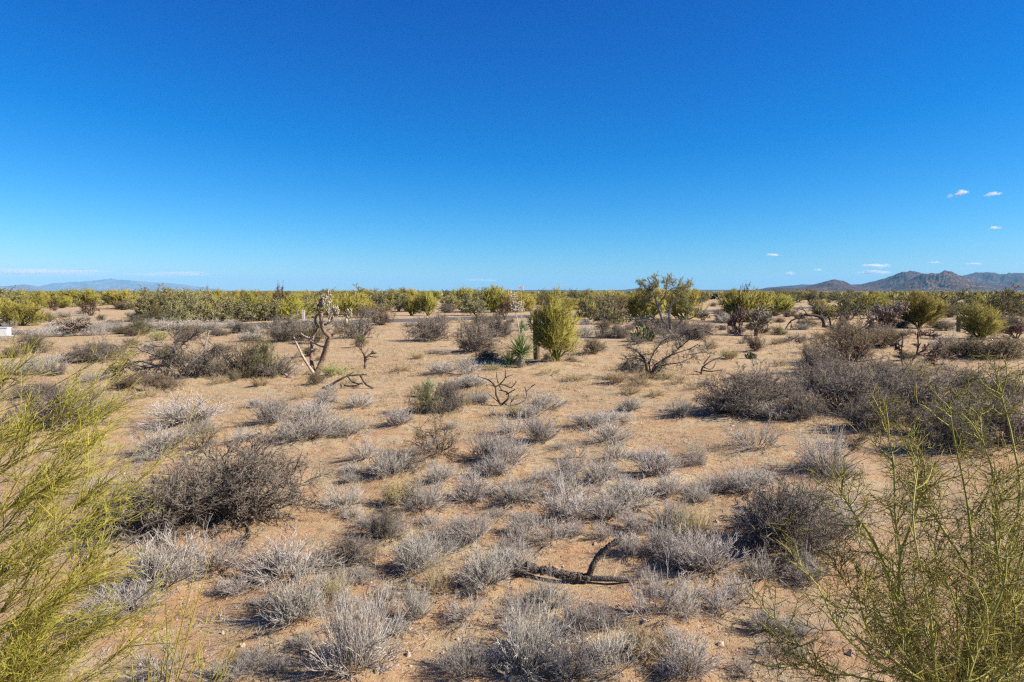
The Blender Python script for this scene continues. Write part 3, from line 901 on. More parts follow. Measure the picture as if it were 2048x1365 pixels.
# --- dry limbs on the sand
def fallen(name, conv, paths, base_px, label, mat='bark_dark', twigs=0, landmark=None, lift=0.0, jit=0.12, cat='dead branch'):
    bx, by, _, _ = conv((*base_px, 0, 0))
    foot = ground(bx, by)
    d = depth_of(foot)
    sc = (conv((1000, 0, 1, 1))[2]) * d / F
    mb, tw = MB(), MB()
    for pts, w0, w1 in paths:
        P = path_px(conv, pts, d, jit)
        # bring points that would lie below the sand back up to it
        zz = height(P[:, 0], P[:, 1]) + 0.02
        P[:, 2] = np.maximum(P[:, 2], zz)
        q = limb(mb, P, w0 * sc / 2, w1 * sc / 2, max(10, 4 * len(pts)), 7, 0.1)
        if twigs:
            S, D, _, _ = offshoots(q[None], twigs, 0.3, 1.0, 45, 15, 0.1)
            Pq = grow(S, D, rng.uniform(15, 45, len(S)) * sc, 4, 0.25)
            tubes(tw, Pq, taper(len(Pq), 4, w1 * sc * 0.25, w1 * sc * 0.1), 4)
    parts = [('limbs', mb, mat)]
    if twigs:
        parts.append(('twigs', tw, mat))
    return finish(name, foot, label, cat, parts, None, landmark)

fallen('fallen_branch', r2, [([(575,950),(640,905),(720,860),(820,805)], 22, 12), ([(640,905),(760,840),(920,825)], 18, 10), ([(770,840),(820,890),(890,900)], 14, 9),
       ([(870,835),(910,900),(970,935)], 15, 16), ([(715,905),(720,930)], 12, 9), ([(740,910),(820,915),(885,890)], 16, 10), ([(820,915),(860,945)], 10, 8)], (740, 935),
       'forked dark dead branch lying on the sand at the foot of the forked cholla', landmark='fallen branch by the forked cholla', twigs=2)
fallen('fallen_branch', r2, [([(290,855),(350,800),(420,745)], 26, 16), ([(270,820),(330,850),(400,885)], 20, 12), ([(300,845),(340,880)], 14, 9)], (320, 870),
       'short broken reddish branch pointing up beside the shrub left of the forked cholla', 'dead_limb', twigs=1)
# the dead cholla trunk in front
def fallen_log():
    foot = ground(*r6((1120, 915, 0, 0))[:2])
    d = depth_of(foot)
    sc = d / F / 2.256
    log, arm, root = MB(), MB(), MB()
    def P(pts, j=0.03):
        q = path_px(r6, pts, d, j)
        q[:, 2] = np.maximum(q[:, 2], height(q[:, 0], q[:, 1]) + 0.05)
        return q
    main = limb(log, P([(880,840),(930,856),(1000,866),(1080,885),(1170,896)]), 42 * sc / 2, 34 * sc / 2, 40, 12, 0.17)
    limb(log, P([(1165,896),(1250,898),(1320,912),(1385,945)]), 28 * sc / 2, 17 * sc / 2, 18, 9, 0.08)
    limb(arm, P([(1165,897),(1185,840),(1215,790),(1260,750),(1315,716)]), 30 * sc / 2, 16 * sc / 2, 22, 10, 0.07)
    limb(arm, P([(1175,905),(1178,955)]), 26 * sc / 2, 22 * sc / 2, 8, 8, 0.08)
    for k in range(9):
        y = 835 + 4 * k
        limb(root, P([(905,845 + 2 * k),(880 - 8 * rng.random(),y),(840 - 30 * rng.random(), y + 18 * rng.normal())], 0.05), 9 * sc / 2, 3 * sc / 2, 6, 5, 0.1)
    # tubercles: the knobbly lattice left on cholla wood
    for mb, pts in ((log, main), (arm, smooth_path(P([(1165,897),(1185,840),(1215,790),(1260,750),(1315,716)], 0.0), 40))):
        n = 170
        i = rng.integers(0, len(pts) - 1, n)
        c = pts[i] + (pts[i + 1] - pts[i]) * rng.random((n, 1))
        rr = (40 if mb is log else 24) * sc / 2
        off = norm(rng.normal(size=(n, 3)))
        T = norm(pts[i + 1] - pts[i])
        off = norm(off - T * (off * T).sum(-1, keepdims=True))
        ellipsoids(mb, c + off * rr * 0.95, np.array([[0.009, 0.011, 0.017]]) * rng.uniform(0.7, 1.3, (n, 1)), frames(n, T), 5, 4)
    finish('fallen_cholla_log', foot, 'charred dead cholla trunk lying on the sand with one arm pointing up', 'log',
           [('trunk', log, 'log'), ('arm', arm, 'log'), ('frayed_roots@trunk', root, 'log')], None, 'fallen charred log')
fallen_log()

def r8(z): return (780 + z[0] / 5.688, 700 + z[1] / 5.688, z[2] / 5.688, z[3] / 5.688)
fallen('bare_cholla', r8, [([(1265,645),(1210,520),(1195,420),(1130,350),(1070,325),(1003,303)], 26, 9), ([(1195,425),(1250,390),(1310,320),(1310,215)], 20, 9),
       ([(1262,640),(1340,560),(1345,500),(1300,470),(1240,460)], 26, 10), ([(1320,510),(1390,470),(1425,445)], 16, 9), ([(1250,392),(1300,400),(1370,430),(1410,400),(1437,355)], 17, 9),
       ([(1370,655),(1375,600),(1420,540),(1462,505)], 18, 10), ([(1380,650),(1500,600),(1550,540),(1545,460),(1530,430)], 20, 9), ([(1550,475),(1610,420),(1650,392)], 14, 9),
       ([(1230,380),(1215,310),(1212,260)], 13, 7), ([(1310,320),(1350,300),(1390,285)], 12, 7), ([(1240,600),(1180,550),(1120,500)], 12, 7), ([(1195,420),(1140,400),(1090,405)], 11, 7),
       ([(1300,480),(1260,440),(1235,390)], 12, 8)], (1300, 640),
       'small bare cholla skeleton of crooked dark branches standing alone on the sand', 'bark_dark', 2, 'small bare cholla skeleton', cat='cactus', jit=0.10)
fallen('small_cholla', r2, [([(906,782),(908,720),(900,670),(880,640)], 22, 16), ([(905,700),(930,680),(960,660),(1000,655)], 15, 9), ([(900,670),(925,640),(930,628)], 12, 8),
       ([(885,645),(860,610),(835,590)], 14, 9), ([(880,640),(885,600),(890,580)], 12, 9), ([(930,680),(960,685),(995,690)], 9, 6), ([(950,662),(970,635)], 9, 7), ([(862,612),(850,585)], 8, 7)], (906, 782),
       'little brown cholla tree with one straight trunk on the bare sand track', 'cholla_brown', 6, 'little straight cholla', cat='cactus')
fallen('dead_stick', r1, [([(20,868),(90,855),(170,885),(300,880)], 16, 8), ([(90,856),(140,850)], 9, 5)], (150, 890), 'long crooked dead stick lying on pale grass at the left edge', 'bark_dark', 2)
for k, (zx, zy, tilt) in enumerate([(487, 680, 30), (542, 678, 12), (583, 698, 70)]):
    fallen('charred_stump', r1, [([(zx, zy), (zx + tilt * 0.1, zy - 14), (zx + tilt * 0.35, zy - 24)], 15, 10)], (zx, zy),
           ['small black stump with a bent top on open sand at left', 'small upright black stump next to a bent one', 'lowest and roundest of three black stumps on open sand'][k], 'charcoal', cat='stump')

# --- dead mesquites
def dead_mesquite(conv, limbs, base, label, n1=7, n2=6, mat='bark_grey', fine='shrub_grey', lens=(40, 110), landmark=None, leaves=None, jit=0.25, name='dead_mesquite', n3=3, leaf_n=3, leaf_size=0.05, tk=1.0):
    bx, by, _, _ = conv((*base, 0, 0))
    foot = ground(bx, by)
    d = depth_of(foot)
    sc = conv((0, 0, 1, 1))[2] * d / F
    a, b, lf = MB(), MB(), MB()
    P0 = []
    for pts, w0, w1 in limbs:
        P = path_px(conv, pts, d, jit)
        P[:, 2] = np.maximum(P[:, 2], height(P[:, 0], P[:, 1]) + 0.02)
        P0.append(limb(a, P, w0 * sc / 2, w1 * sc / 2, 14, 7, 0.1))
    P0 = np.array(P0)
    S, D, _, _ = offshoots(P0, n1, 0.2, 1.0, 48, 15, 0.05)
    P1 = grow(S, D, rng.uniform(*lens, len(S)) * sc, 5, 0.22)
    tubes(b, P1, taper(len(P1), 5, 5 * tk * sc / 2, 2.6 * tk * sc / 2), 4)
    S, D, _, _ = offshoots(P1, n2, 0.2, 1.0, 48, 15, 0.05)
    P2 = grow(S, D, rng.uniform(lens[0] * 0.4, lens[1] * 0.5, len(S)) * sc, 4, 0.22)
    tubes(b, P2, taper(len(P2), 4, 3 * tk * sc / 2, 1.6 * tk * sc / 2), 3)
    if n3:
        S, D, _, _ = offshoots(P2, n3, 0.2, 1.0, 48, 15, 0.05)
        P3 = grow(S, D, rng.uniform(8, 22, len(S)) * sc, 2, 0.2)
        tubes(b, P3, taper(len(P3), 2, 2.2 * tk * sc / 2, 1.4 * tk * sc / 2), 3)
    parts = [('trunk', a, mat), ('twigs', b, fine)]
    if leaves:
        S, D, _, _ = offshoots(P2, leaf_n, 0.1, 1, 45, 10)
        keep = np.array([leaves(s) for s in S])
        if keep.any():
            Lf = grow(S[keep], D[keep] + np.array([0, 0, 0.4]), rng.uniform(14, 48, keep.sum()) * sc, 3, 0.15)
            tubes(lf, Lf, taper(len(Lf), 3, 2.1 * sc / 2, 1.4 * sc / 2), 3)
            parts.append(('foliage', lf, 'tip_green'))
    return finish(name, foot, label, 'tree', parts, None, landmark)

dead_mesquite(r1, [([(1310,830),(1350,700),(1385,640),(1330,600),(1250,600),(1190,615)], 26, 9), ([(1310,825),(1240,770),(1150,775),(1060,800)], 24, 8),
                   ([(1350,700),(1280,690),(1130,640),(1060,610),(930,625)], 17, 7), ([(1300,800),(1180,840),(1090,840)], 16, 7), ([(1340,720),(1250,760),(1100,720),(980,770),(890,810)], 17, 7),
                   ([(1385,640),(1470,560),(1560,480)], 14, 6), ([(1390,860),(1340,760),(1350,700)], 22, 14), ([(1400,860),(1480,760),(1600,640),(1640,500)], 22, 8),
                   ([(1600,650),(1700,640),(1850,760)], 14, 6), ([(1480,760),(1560,780),(1640,720)], 14, 6), ([(1150,775),(1000,730),(900,800),(930,870)], 14, 5),
                   ([(1640,560),(1700,610),(1770,680)], 12, 5), ([(1380,640),(1380,560),(1400,490)], 11, 5)], (1390, 870),
              'sprawling dead mesquite of arching grey limbs in the left middle ground', 20, 10, landmark='sprawling dead mesquite')
# tall mesquite, bare grey limbs below and thin green tips above (conv r9: the zoom of 1220..1480)
def r9(z): return (1220 + z[0] / 5.935, 540 + z[1] / 5.935, z[2] / 5.935, z[3] / 5.935)
dm_top = W(1320, 622, 40)[2]
dead_mesquite(r9, [([(760,790),(680,700),(620,590),(575,450),(530,320),(490,180),(440,90)], 46, 10), ([(575,450),(600,380),(660,290),(670,200),(690,70)], 26, 9),
                   ([(720,700),(705,560),(720,450),(740,390),(820,260)], 36, 10), ([(735,400),(780,385),(860,370)], 18, 8), ([(570,440),(500,400),(410,365)], 20, 8),
                   ([(760,790),(640,680),(520,620),(430,580),(240,600)], 30, 9), ([(530,320),(520,240),(590,130)], 18, 7), ([(740,780),(610,660),(480,530)], 22, 8),
                   ([(780,790),(800,680),(860,590),(960,500)], 26, 9), ([(530,340),(470,270),(380,170)], 18, 7), ([(820,260),(850,220),(930,210)], 12, 5), ([(660,290),(740,220),(850,220)], 14, 6)], (770, 800),
              'tall mesquite with bare grey limbs and thin green tips rising above the horizon', 9, 8, 'bark_grey', 'shrub_grey', (60, 150), 'tall bare-limbed mesquite',
              leaves=lambda s: s[2] > 1.7 and rng.random() < 0.9, name='mesquite_tree', leaf_n=15)
dead_mesquite(r9, [([(470,1290),(440,1190),(420,1090),(380,1020),(290,950),(190,915)], 50, 11), ([(500,1280),(530,1180),(640,1080),(740,1000),(900,860),(1110,700)], 30, 10),
                   ([(480,1230),(470,1100),(540,950),(620,870)], 22, 8), ([(490,1260),(520,1150),(640,1060),(760,1000),(940,940),(1050,880)], 24, 8), ([(530,1200),(640,1130),(820,1105),(930,1060)], 22, 7),
                   ([(430,1120),(330,1050),(220,1060),(160,1160)], 18, 7), ([(420,1090),(360,1030),(250,1010)], 15, 6), ([(760,1010),(820,900),(850,820)], 15, 6),
                   ([(500,1290),(560,1210),(650,1160)], 18, 8), ([(440,1130),(330,1130),(240,1110)], 16, 6), ([(900,1000),(1000,1000),(1180,960)], 12, 5), ([(540,960),(640,830),(800,800)], 13, 6)], (480, 1305),
              'bare wide-spreading mesquite in front of the tall one, low limbs reaching right', 10, 9, 'bark_dark', 'shrub_grey', (60, 150), 'low wide bare mesquite', tk=1.7,
              leaves=lambda s: (s[0] > W(1365, 700, 26)[0] or s[0] < W(1290, 700, 26)[0]) and rng.random() < 0.35, name='bare_mesquite', leaf_n=3)
fallen('fallen_branch', r9, [([(870,830),(960,740),(1060,690),(1110,695)], 34, 22), ([(900,820),(1000,750),(1120,725),(1230,775)], 34, 14), ([(990,760),(1060,735),(1110,730)], 30, 20)], (900, 850),
       'broken thick dark limb arching beside the bare mesquites', twigs=3, jit=0.15)
fallen('fallen_branch', r9, [([(1080,1240),(1100,1160),(1190,1090),(1340,1025)], 26, 10), ([(1110,1120),(1190,1015)], 16, 9), ([(1080,1190),(1200,1205),(1340,1185)], 22, 9), ([(1090,1150),(1200,1180),(1260,1100)], 15, 8),
       ([(1000,1200),(1080,1225)], 14, 8)], (1080, 1245), 'dark dead branch with green growth lying right of the bare mesquite', twigs=4, landmark='dead branch right of the bare mesquite')
# arched dark limbs (zoom r10: 1440..1780)
def r10(z): return (1440 + z[0] / 6.024, 560 + z[1] / 6.024, z[2] / 6.024, z[3] / 6.024)
dead_mesquite(r10, [([(1250,570),(1240,470),(1150,430),(1080,430),(1010,425),(940,460),(850,500),(790,590)], 40, 14), ([(1240,480),(1210,420),(1250,350)], 50, 26), ([(1240,380),(1180,310),(1110,350)], 16, 8),
                    ([(1390,610),(1340,570),(1320,470),(1290,400)], 26, 14), ([(1450,520),(1450,440),(1480,400)], 24, 12), ([(1470,490),(1540,490),(1560,430),(1640,380),(1740,440)], 22, 9),
                    ([(1010,425),(960,480),(930,520)], 13, 7), ([(1050,420),(1000,360),(920,380)], 13, 6), ([(850,500),(860,560),(850,600)], 12, 6), ([(1640,380),(1700,460),(1720,520)], 12, 6)], (1300, 600),
              'fallen black mesquite whose thick limbs arch down to the ground on both sides', 5, 5, 'bark_dark', 'shrub_grey', (40, 120), 'arching black mesquite', tk=1.3)
fallen('branch_heap', r10, [([(760,750),(850,730),(930,680)], 16, 9), ([(800,760),(900,740),(1000,745)], 14, 8), ([(860,720),(920,700),(950,650)], 14, 8), ([(700,745),(800,740)], 10, 6), ([(880,750),(960,700),(1040,720)], 12, 7)], (880, 765),
       'heap of dry dark sticks on open ground below the arching limbs', twigs=6)

for k, z in [('dead', (560, 770, 320, 170)), ('grey', (880, 760, 300, 160)), ('dead', (690, 815, 340, 140)), ('brown', (420, 830, 260, 140)), ('dead', (330, 900, 260, 110)), ('brown', (1010, 800, 240, 110)), ('dead', (330, 1240, 240, 150)), ('straw', (420, 1310, 260, 90)), ('straw', (620, 1300, 180, 70))]:
    plant(k, *r9(z))
# --- staghorn chollas
plant('cholla', *r10((240,665,260,330)), label='open staghorn cholla with bare lower limbs beside a denser one', rz=0.4)
plant('cholla_pale', *r10((430,675,330,330)), label='dense pale-tipped staghorn cholla, right of the open one', landmark='pair of staghorn chollas')
plant('cholla_pale', *r4((1010,480,290,230)), label='dense staghorn cholla with whitish tips in front of the palo verde', landmark='dense whitish cholla')
plant('cholla_pale', *r3((1600,400,110,70)), label='small whitish cholla on open ground in front of the far belt')
plant('cholla_pale', *r1((570,520,250,130)), label='pale cholla skeleton rising from a bank of pale clumps')
plant('cholla', *r4((1990,540,200,130)), label='dark staghorn cholla at the right edge behind the sand strip')
plant('cholla', *r3((1000,380,130,60)), label='small cholla beside the brown bushes in front of the road')
dead_mesquite(lambda z: (1740 + z[0] / 6.205, 560 + z[1] / 6.205, z[2] / 6.205, z[3] / 6.205),
              [([(400,1235),(470,1130),(510,1020),(580,930),(680,870),(740,790)], 48, 22), ([(420,1230),(520,1160),(640,1090),(760,1060),(960,1045)], 34, 12), ([(440,1150),(400,1020),(390,900),(400,800),(410,690)], 24, 14),
               ([(580,930),(600,800),(590,690),(600,640)], 26, 14), ([(600,930),(680,905),(770,930),(830,860),(880,760)], 24, 14), ([(720,1080),(740,1000),(800,940)], 20, 12), ([(830,970),(900,940),(1000,955),(1080,930)], 22, 12),
               ([(390,1230),(280,1225),(190,1180)], 18, 8), ([(400,830),(330,800),(310,870)], 16, 12), ([(680,690),(760,690),(820,700)], 22, 14), ([(590,700),(640,660),(700,680)], 16, 12),
               ([(760,1060),(770,1000),(840,980)], 16, 10)], (400, 1240),
              'red brown staghorn cholla leaning with two long low limbs on bare sand', 10, 6, 'cholla', 'cholla', (40, 95), 'leaning red brown cholla', name='staghorn_cholla', n3=4, jit=0.1, tk=3.2)

# --- yuccas
def yucca(name, px, py, w, h, label, mat='yucca', trunk_h=0.0, n=190, stalk=None, skirt=True, landmark=None, lo=-25, hi=85):
    foot = ground(px, py)
    d = depth_of(foot)
    s = d / F
    R = w * s / 2
    th = trunk_h * s
    top = foot + np.array([0, 0, th + 0.03])
    az = rng.uniform(0, 2 * np.pi, n)
    el = np.radians(lo + (hi - lo) * rng.random(n) ** 0.8)
    D = np.stack([np.cos(az) * np.cos(el), np.sin(az) * np.cos(el), np.sin(el)], -1)
    blades = MB()
    L = R * rng.uniform(0.8, 1.15, n) * (1 + (h * s - th) / R * 0.35 * np.sin(np.maximum(el, 0)))
    P = grow(top + 0.04 * rng.normal(size=(n, 3)) * np.array([1, 1, 1.5]), D, L, 5, 0.03, -0.035)
    rr = np.array([0.006, 0.0085, 0.0075, 0.005, 0.0])[None] * rng.uniform(0.8, 1.2, (n, 1)) * max(1.0, R / 0.5)
    tubes(blades, P, rr, 3)
    parts = [('leaves', blades, mat)]
    if th > 0:
        t = MB()
        limb(t, [foot - np.array([0, 0, 0.05]), foot + np.array([0.02, 0, th * 0.5]), top], 0.11, 0.10, 10, 9, 0.08)
        parts.append(('trunk', t, 'dead_leaf'))
        if skirt:
            k = 150
            a2 = rng.uniform(0, 2 * np.pi, k)
            S = np.stack([0.10 * np.cos(a2) + top[0], 0.10 * np.sin(a2) + top[1], top[2] - rng.random(k) * th * 0.45], -1)
            Dd = np.stack([0.35 * np.cos(a2), 0.35 * np.sin(a2), -np.ones(k)], -1)
            sk = MB()
            tubes(sk, grow(S, Dd, np.minimum(rng.uniform(0.25, 0.45, k), S[:, 2] - foot[2]), 4, 0.08), np.array([[0.008, 0.011, 0.008, 0]]) * np.ones((k, 1)), 3)
            parts.append(('dead_leaf_skirt@trunk', sk, 'dead_leaf'))
    if stalk:
        pts, pods = stalk
        st, pd = MB(), MB()
        sp = np.array([W(x, y, d) for x, y in pts])
        sp[0] = top
        q = limb(st, sp, 0.024, 0.009, 20, 6, 0.03)
        cs, arms = [], []
        for (x, y, wx, wy, m) in pods:
            for _ in range(m):
                c = W(x + wx * rng.uniform(-.5, .5), y + wy * rng.uniform(-.5, .5), d + 0.16 * rng.normal())
                cs.append(c)
                near = q[np.argmin(np.abs(q[:, 2] - c[2] + 0.08))]
                arms.append(np.stack([near, (near + c) / 2 + 0.01 * rng.normal(size=3), c]))
        cs = np.array(cs)
        tubes(st, np.array(arms), taper(len(arms), 3, 0.006, 0.004), 4)
        ellipsoids(pd, cs, np.array([[0.021, 0.021, 0.034]]) * rng.uniform(0.8, 1.2, (len(cs), 1)), frames(len(cs)), 6, 4)
        parts += [('flower_stalk', st, 'dead_leaf'), ('seed_pods@flower_stalk', pd, 'pod')]
    return finish(name, foot, label, 'yucca', parts, None, landmark)

yucca('yucca', 1041, 736, 56, 68, 'soaptree yucca with white dead leaf skirt and leaning stalk of pale pods', trunk_h=27, n=260,
      stalk=([(1041, 695), (1038, 660), (1030, 620), (1022, 590), (1017, 576)], [(1027, 605, 14, 40, 60), (1038, 612, 20, 18, 40), (1020, 585, 6, 16, 14), (1046, 620, 6, 8, 8)]), landmark='tall yucca')
yucca('yucca', 1019, 731, 46, 38, 'low green yucca rosette without a trunk, left of the tall yucca', trunk_h=0, n=170)
yucca('yucca', 1044, 698, 26, 54, 'bright green yucca on a thin trunk behind the tall one, straight stalk', trunk_h=40, n=120,
      stalk=([(1044, 650), (1043, 620), (1043, 590), (1043, 572)], [(1043, 577, 8, 10, 34), (1046, 612, 5, 14, 8)]))
yucca('yucca', 857, 795, 28, 42, 'small blue green yucca standing in an olive shrub', mat='yucca_blue', trunk_h=10, n=130, skirt=False, lo=25, hi=88, landmark='small blue green yucca')

# --- saguaro beside the palo verde
def saguaro(px, py, w, h, label, name='saguaro', ribs=13):
    foot = ground(px, py)
    d = depth_of(foot); s = d / F
    r, hh = w * s / 2, h * s
    nz, na = 26, ribs * 4
    t = np.linspace(0, 1, nz)
    prof = r * np.where(t > 0.88, np.sqrt(np.maximum(1 - ((t - 0.88) / 0.12) ** 2, 0.0)), 0.8 + 0.2 * np.minimum(t / 0.4, 1)) + 0.002
    a = np.arange(na) * 2 * np.pi / na
    rad = 1 + 0.10 * np.cos(a * ribs)
    V = np.stack([np.outer(prof, rad * np.cos(a)), np.outer(prof, rad * np.sin(a)), np.repeat((t * hh)[:, None], na, 1)], -1).reshape(-1, 3) + foot - np.array([0, 0, 0.04])
    k = np.arange(nz - 1)[:, None] * na
    i = np.arange(na); j = (i + 1) % na
    mb = MB().add(V, np.stack([k + i, k + j, k + na + j, k + na + i], -1).reshape(-1, 4))
    # spine clusters along the ribs
    sp = MB()
    zz = rng.uniform(0.03, 0.97, 420)
    ar = rng.integers(0, ribs, 420) * 2 * np.pi / ribs
    rr = np.interp(zz, t, prof) * 1.10
    S = np.stack([rr * np.cos(ar), rr * np.sin(ar), zz * hh], -1) + foot
    Dn = np.stack([np.cos(ar), np.sin(ar), 0.1 * np.ones(420)], -1)
    tubes(sp, grow(np.repeat(S, 3, 0), norm(np.repeat(Dn, 3, 0) + 0.6 * rng.normal(size=(1260, 3))), 0.03, 2, 0), taper(1260, 2, 0.0025, 0.001), 3)
    return finish(name, foot, label, 'cactus', [('column', mb, 'saguaro'), ('spines@column', sp, 'shrub_wood')])
saguaro(1073, 720, 13, 104, 'dark ribbed saguaro column standing in the left side of the palo verde')
saguaro(1917, 665, 8, 34, 'short dark cactus stump on the sand left of the yellowish palo verde', 'cactus_stump', 9)

# --- prickly pears
def prickly_pear(px, py, w, h, label, n=40):
    foot = ground(px, py)
    d = depth_of(foot); s = d / F
    pads = MB()
    Wd, Hd = w * s, h * s
    c = np.stack([rng.uniform(-.5, .5, n) * Wd, rng.uniform(-.35, .35, n) * Wd, 0.08 + (Hd - 0.1) * rng.random(n) ** 0.9], -1)
    rr = 1 - 0.55 * (np.abs(c[:, 0]) / (Wd / 2)) ** 2
    c[:, 2] *= rr
    ax = norm(np.array([[0, 0, 1.0]]) + 0.5 * rng.normal(size=(n, 3)))
    ellipsoids(pads, c + foot, np.array([[0.085, 0.018, 0.115]]) * rng.uniform(0.7, 1.15, (n, 1)), frames(n, ax), 10, 7)
    stem = MB()
    P = np.stack([np.repeat(foot[None] - [0, 0, 0.03], n, 0) + c * np.array([0.4, 0.4, 0]), foot + c * np.array([0.8, 0.8, 0.5]), foot + c], 1)
    tubes(stem, P, taper(n, 3, 0.03, 0.02), 6, False)
    return finish('prickly_pear', foot, label, 'cactus', [('pads', pads, 'pad'), ('stems', stem, 'pad')], 'prickly pears')
prickly_pear(1286, 683, 46, 32, 'prickly pear with dark green pads left of the tall bare-limbed mesquite', 90)
prickly_pear(1252, 645, 30, 20, 'pale prickly pear at the road side left of the tall mesquite', 40)
prickly_pear(1500, 718, 22, 14, 'little dark prickly pear on bare sand below a brown shrub', 14)
prickly_pear(1443, 660, 12, 12, 'tiny prickly pear on a pale clump left of the staghorn chollas', 10)
prickly_pear(1925, 655, 22, 16, 'small yellowish prickly pear under the yellowish palo verde', 16)
def hedgehog(px, py, w, h, label):
    foot = ground(px, py); d = depth_of(foot); s = d / F
    mb, sp = MB(), MB()
    R = w * s / 2
    foot = foot + np.array([0, 0, 0.06])
    na, nz, ribs = 48, 14, 12
    th = np.linspace(0.02, np.pi * 0.72, nz)
    a = np.arange(na) * 2 * np.pi / na
    rad = 1 + 0.08 * np.cos(a * ribs)
    V = np.stack([R * np.outer(np.sin(th), rad * np.cos(a)), R * np.outer(np.sin(th), rad * np.sin(a)), np.repeat((R * 1.1 * (np.cos(th) + 0.7))[:, None], na, 1)], -1).reshape(-1, 3)
    k = np.arange(nz - 1)[:, None] * na; i = np.arange(na); j = (i + 1) % na
    mb.add(V + foot, np.stack([k + i, k + na + i, k + na + j, k + j], -1).reshape(-1, 4))
    S = V[rng.integers(0, len(V), 500)] * 1.02
    tubes(sp, grow(S + foot, norm(S) + 0.5 * rng.normal(size=S.shape), 0.035, 2, 0), taper(500, 2, 0.0018, 0.001), 3)
    base = MB(); limb(base, [foot - np.array([0, 0, 0.3]), foot + np.array([0, 0, R * 0.1])], R * 0.75, R * 0.8, 6, 12, 0.03)
    finish('barrel_cactus', foot - np.array([0, 0, 0.06]), label, 'cactus', [('body', mb, 'saguaro'), ('base', base, 'saguaro'), ('spines@body', sp, 'pod')], None, 'round dark cactus')
hedgehog(1526, 1022, 34, 30, 'round dark spiny cactus poking out of a grey shrub')

# ------------------------------------------------------------------ trees in front of and along the road
PVM = plant('pv_mid', 1113, 729, 106, 150, 'big yellow green palo verde around the saguaro, beside the tall yucca', 'big palo verde', group=False)
for kind, z, lab, lm in [
    ('pv_mid', (1840, 657, 98, 76), 'bright green palo verde behind the dense whitish cholla', 'bright green palo verde'),
    ('pv_mid', (1962, 680, 86, 78), 'yellowish palo verde on open sand near the right edge', 'yellowish palo verde'),
    ('pv', (1500, 645, 110, 62), 'wide yellow green palo verde behind the pair of staghorn chollas', None),
    ('pv', (1547, 632, 66, 42), 'low rounded palo verde right of the wide one, in front of the road', None),
    ('pv', (45, 652, 76, 46), 'orange green palo verde standing apart at the left, above the white box', 'orange green palo verde'),
    ('pv', (856, 632, 42, 48), 'bright yellow green palo verde standing forward of the belt beside the pale track', 'forward palo verde'),
    ('pv', (822, 632, 34, 38), 'small yellow green palo verde at the left side of the forward one', None),
    ('pv', (1370, 640, 80, 62), 'green palo verde behind the tall bare-limbed mesquite at its right', None),
    ('pv', (1285, 640, 70, 58), 'dark green palo verde behind the tall bare-limbed mesquite at its left', None),
    ('mesq', (312, 642, 86, 62), 'large pale green mesquite left of the road, tallest on that side', 'large pale green mesquite'),
    ('mesq', (352, 648, 66, 42), 'pale green mesquite between the tallest one and the road end', None),
    ('mesq', (405, 645, 80, 48), 'wide grey green mesquite behind the left end of the road', None),
    ('mesq', (443, 643, 66, 60), 'grey green mesquite with a dead limb poking above its crown', None),
    ('mesq', (492, 644, 76, 46), 'rounded grey green mesquite just behind the road', None),
    ('mesq', (540, 642, 70, 46), 'grey green mesquite behind the road, left of the white marker post', None),
    ('rust', (562, 640, 46, 66), 'dark rust brown tree rising above the belt behind the white marker post', 'rust brown tree'),
    ('rust', (1012, 640, 50, 46), 'rust brown tree left of the tall yucca', None),
    ('rust', (112, 622, 26, 26), 'little rust brown bush at the front edge of the belt, left of a larger one', None),
    ('rust', (300, 640, 26, 30), 'rust brown bush against the foot of the large pale green mesquite', None),
    ('rust', (185, 632, 36, 34), 'small rust brown bush in the belt above the pale track at left', None),
    ('mesq', (1215, 650, 80, 62), 'brown olive mesquite in front of the road, right of the big palo verde', 'brown olive mesquite'),
    ('mesq', (1180, 640, 60, 46), 'smaller mesquite between the big palo verde and the brown olive one', None),
    ('mesq', (1890, 632, 80, 50), 'dark green mesquite right of the bright green palo verde', None),
    ('mesq', (2000, 640, 110, 60), 'dark brown green mesquite behind the yellowish palo verde at the right edge', None),
    ('mesq', (1700, 640, 90, 48), 'dark mesquite behind the arching black limbs', None),
    ('mesq', (955, 632, 60, 48), 'olive mesquite with visible dark trunk behind the pale track', None),
]:
    plant(kind, *z, label=lab, landmark=lm, group=False)
def palm_like(px, py, w, h, label):
    plant('rust', px, py, w, h, label=label, group=False)
palm_like(1492, 615, 30, 46, 'shaggy brown tree top standing above the belt left of the hills')

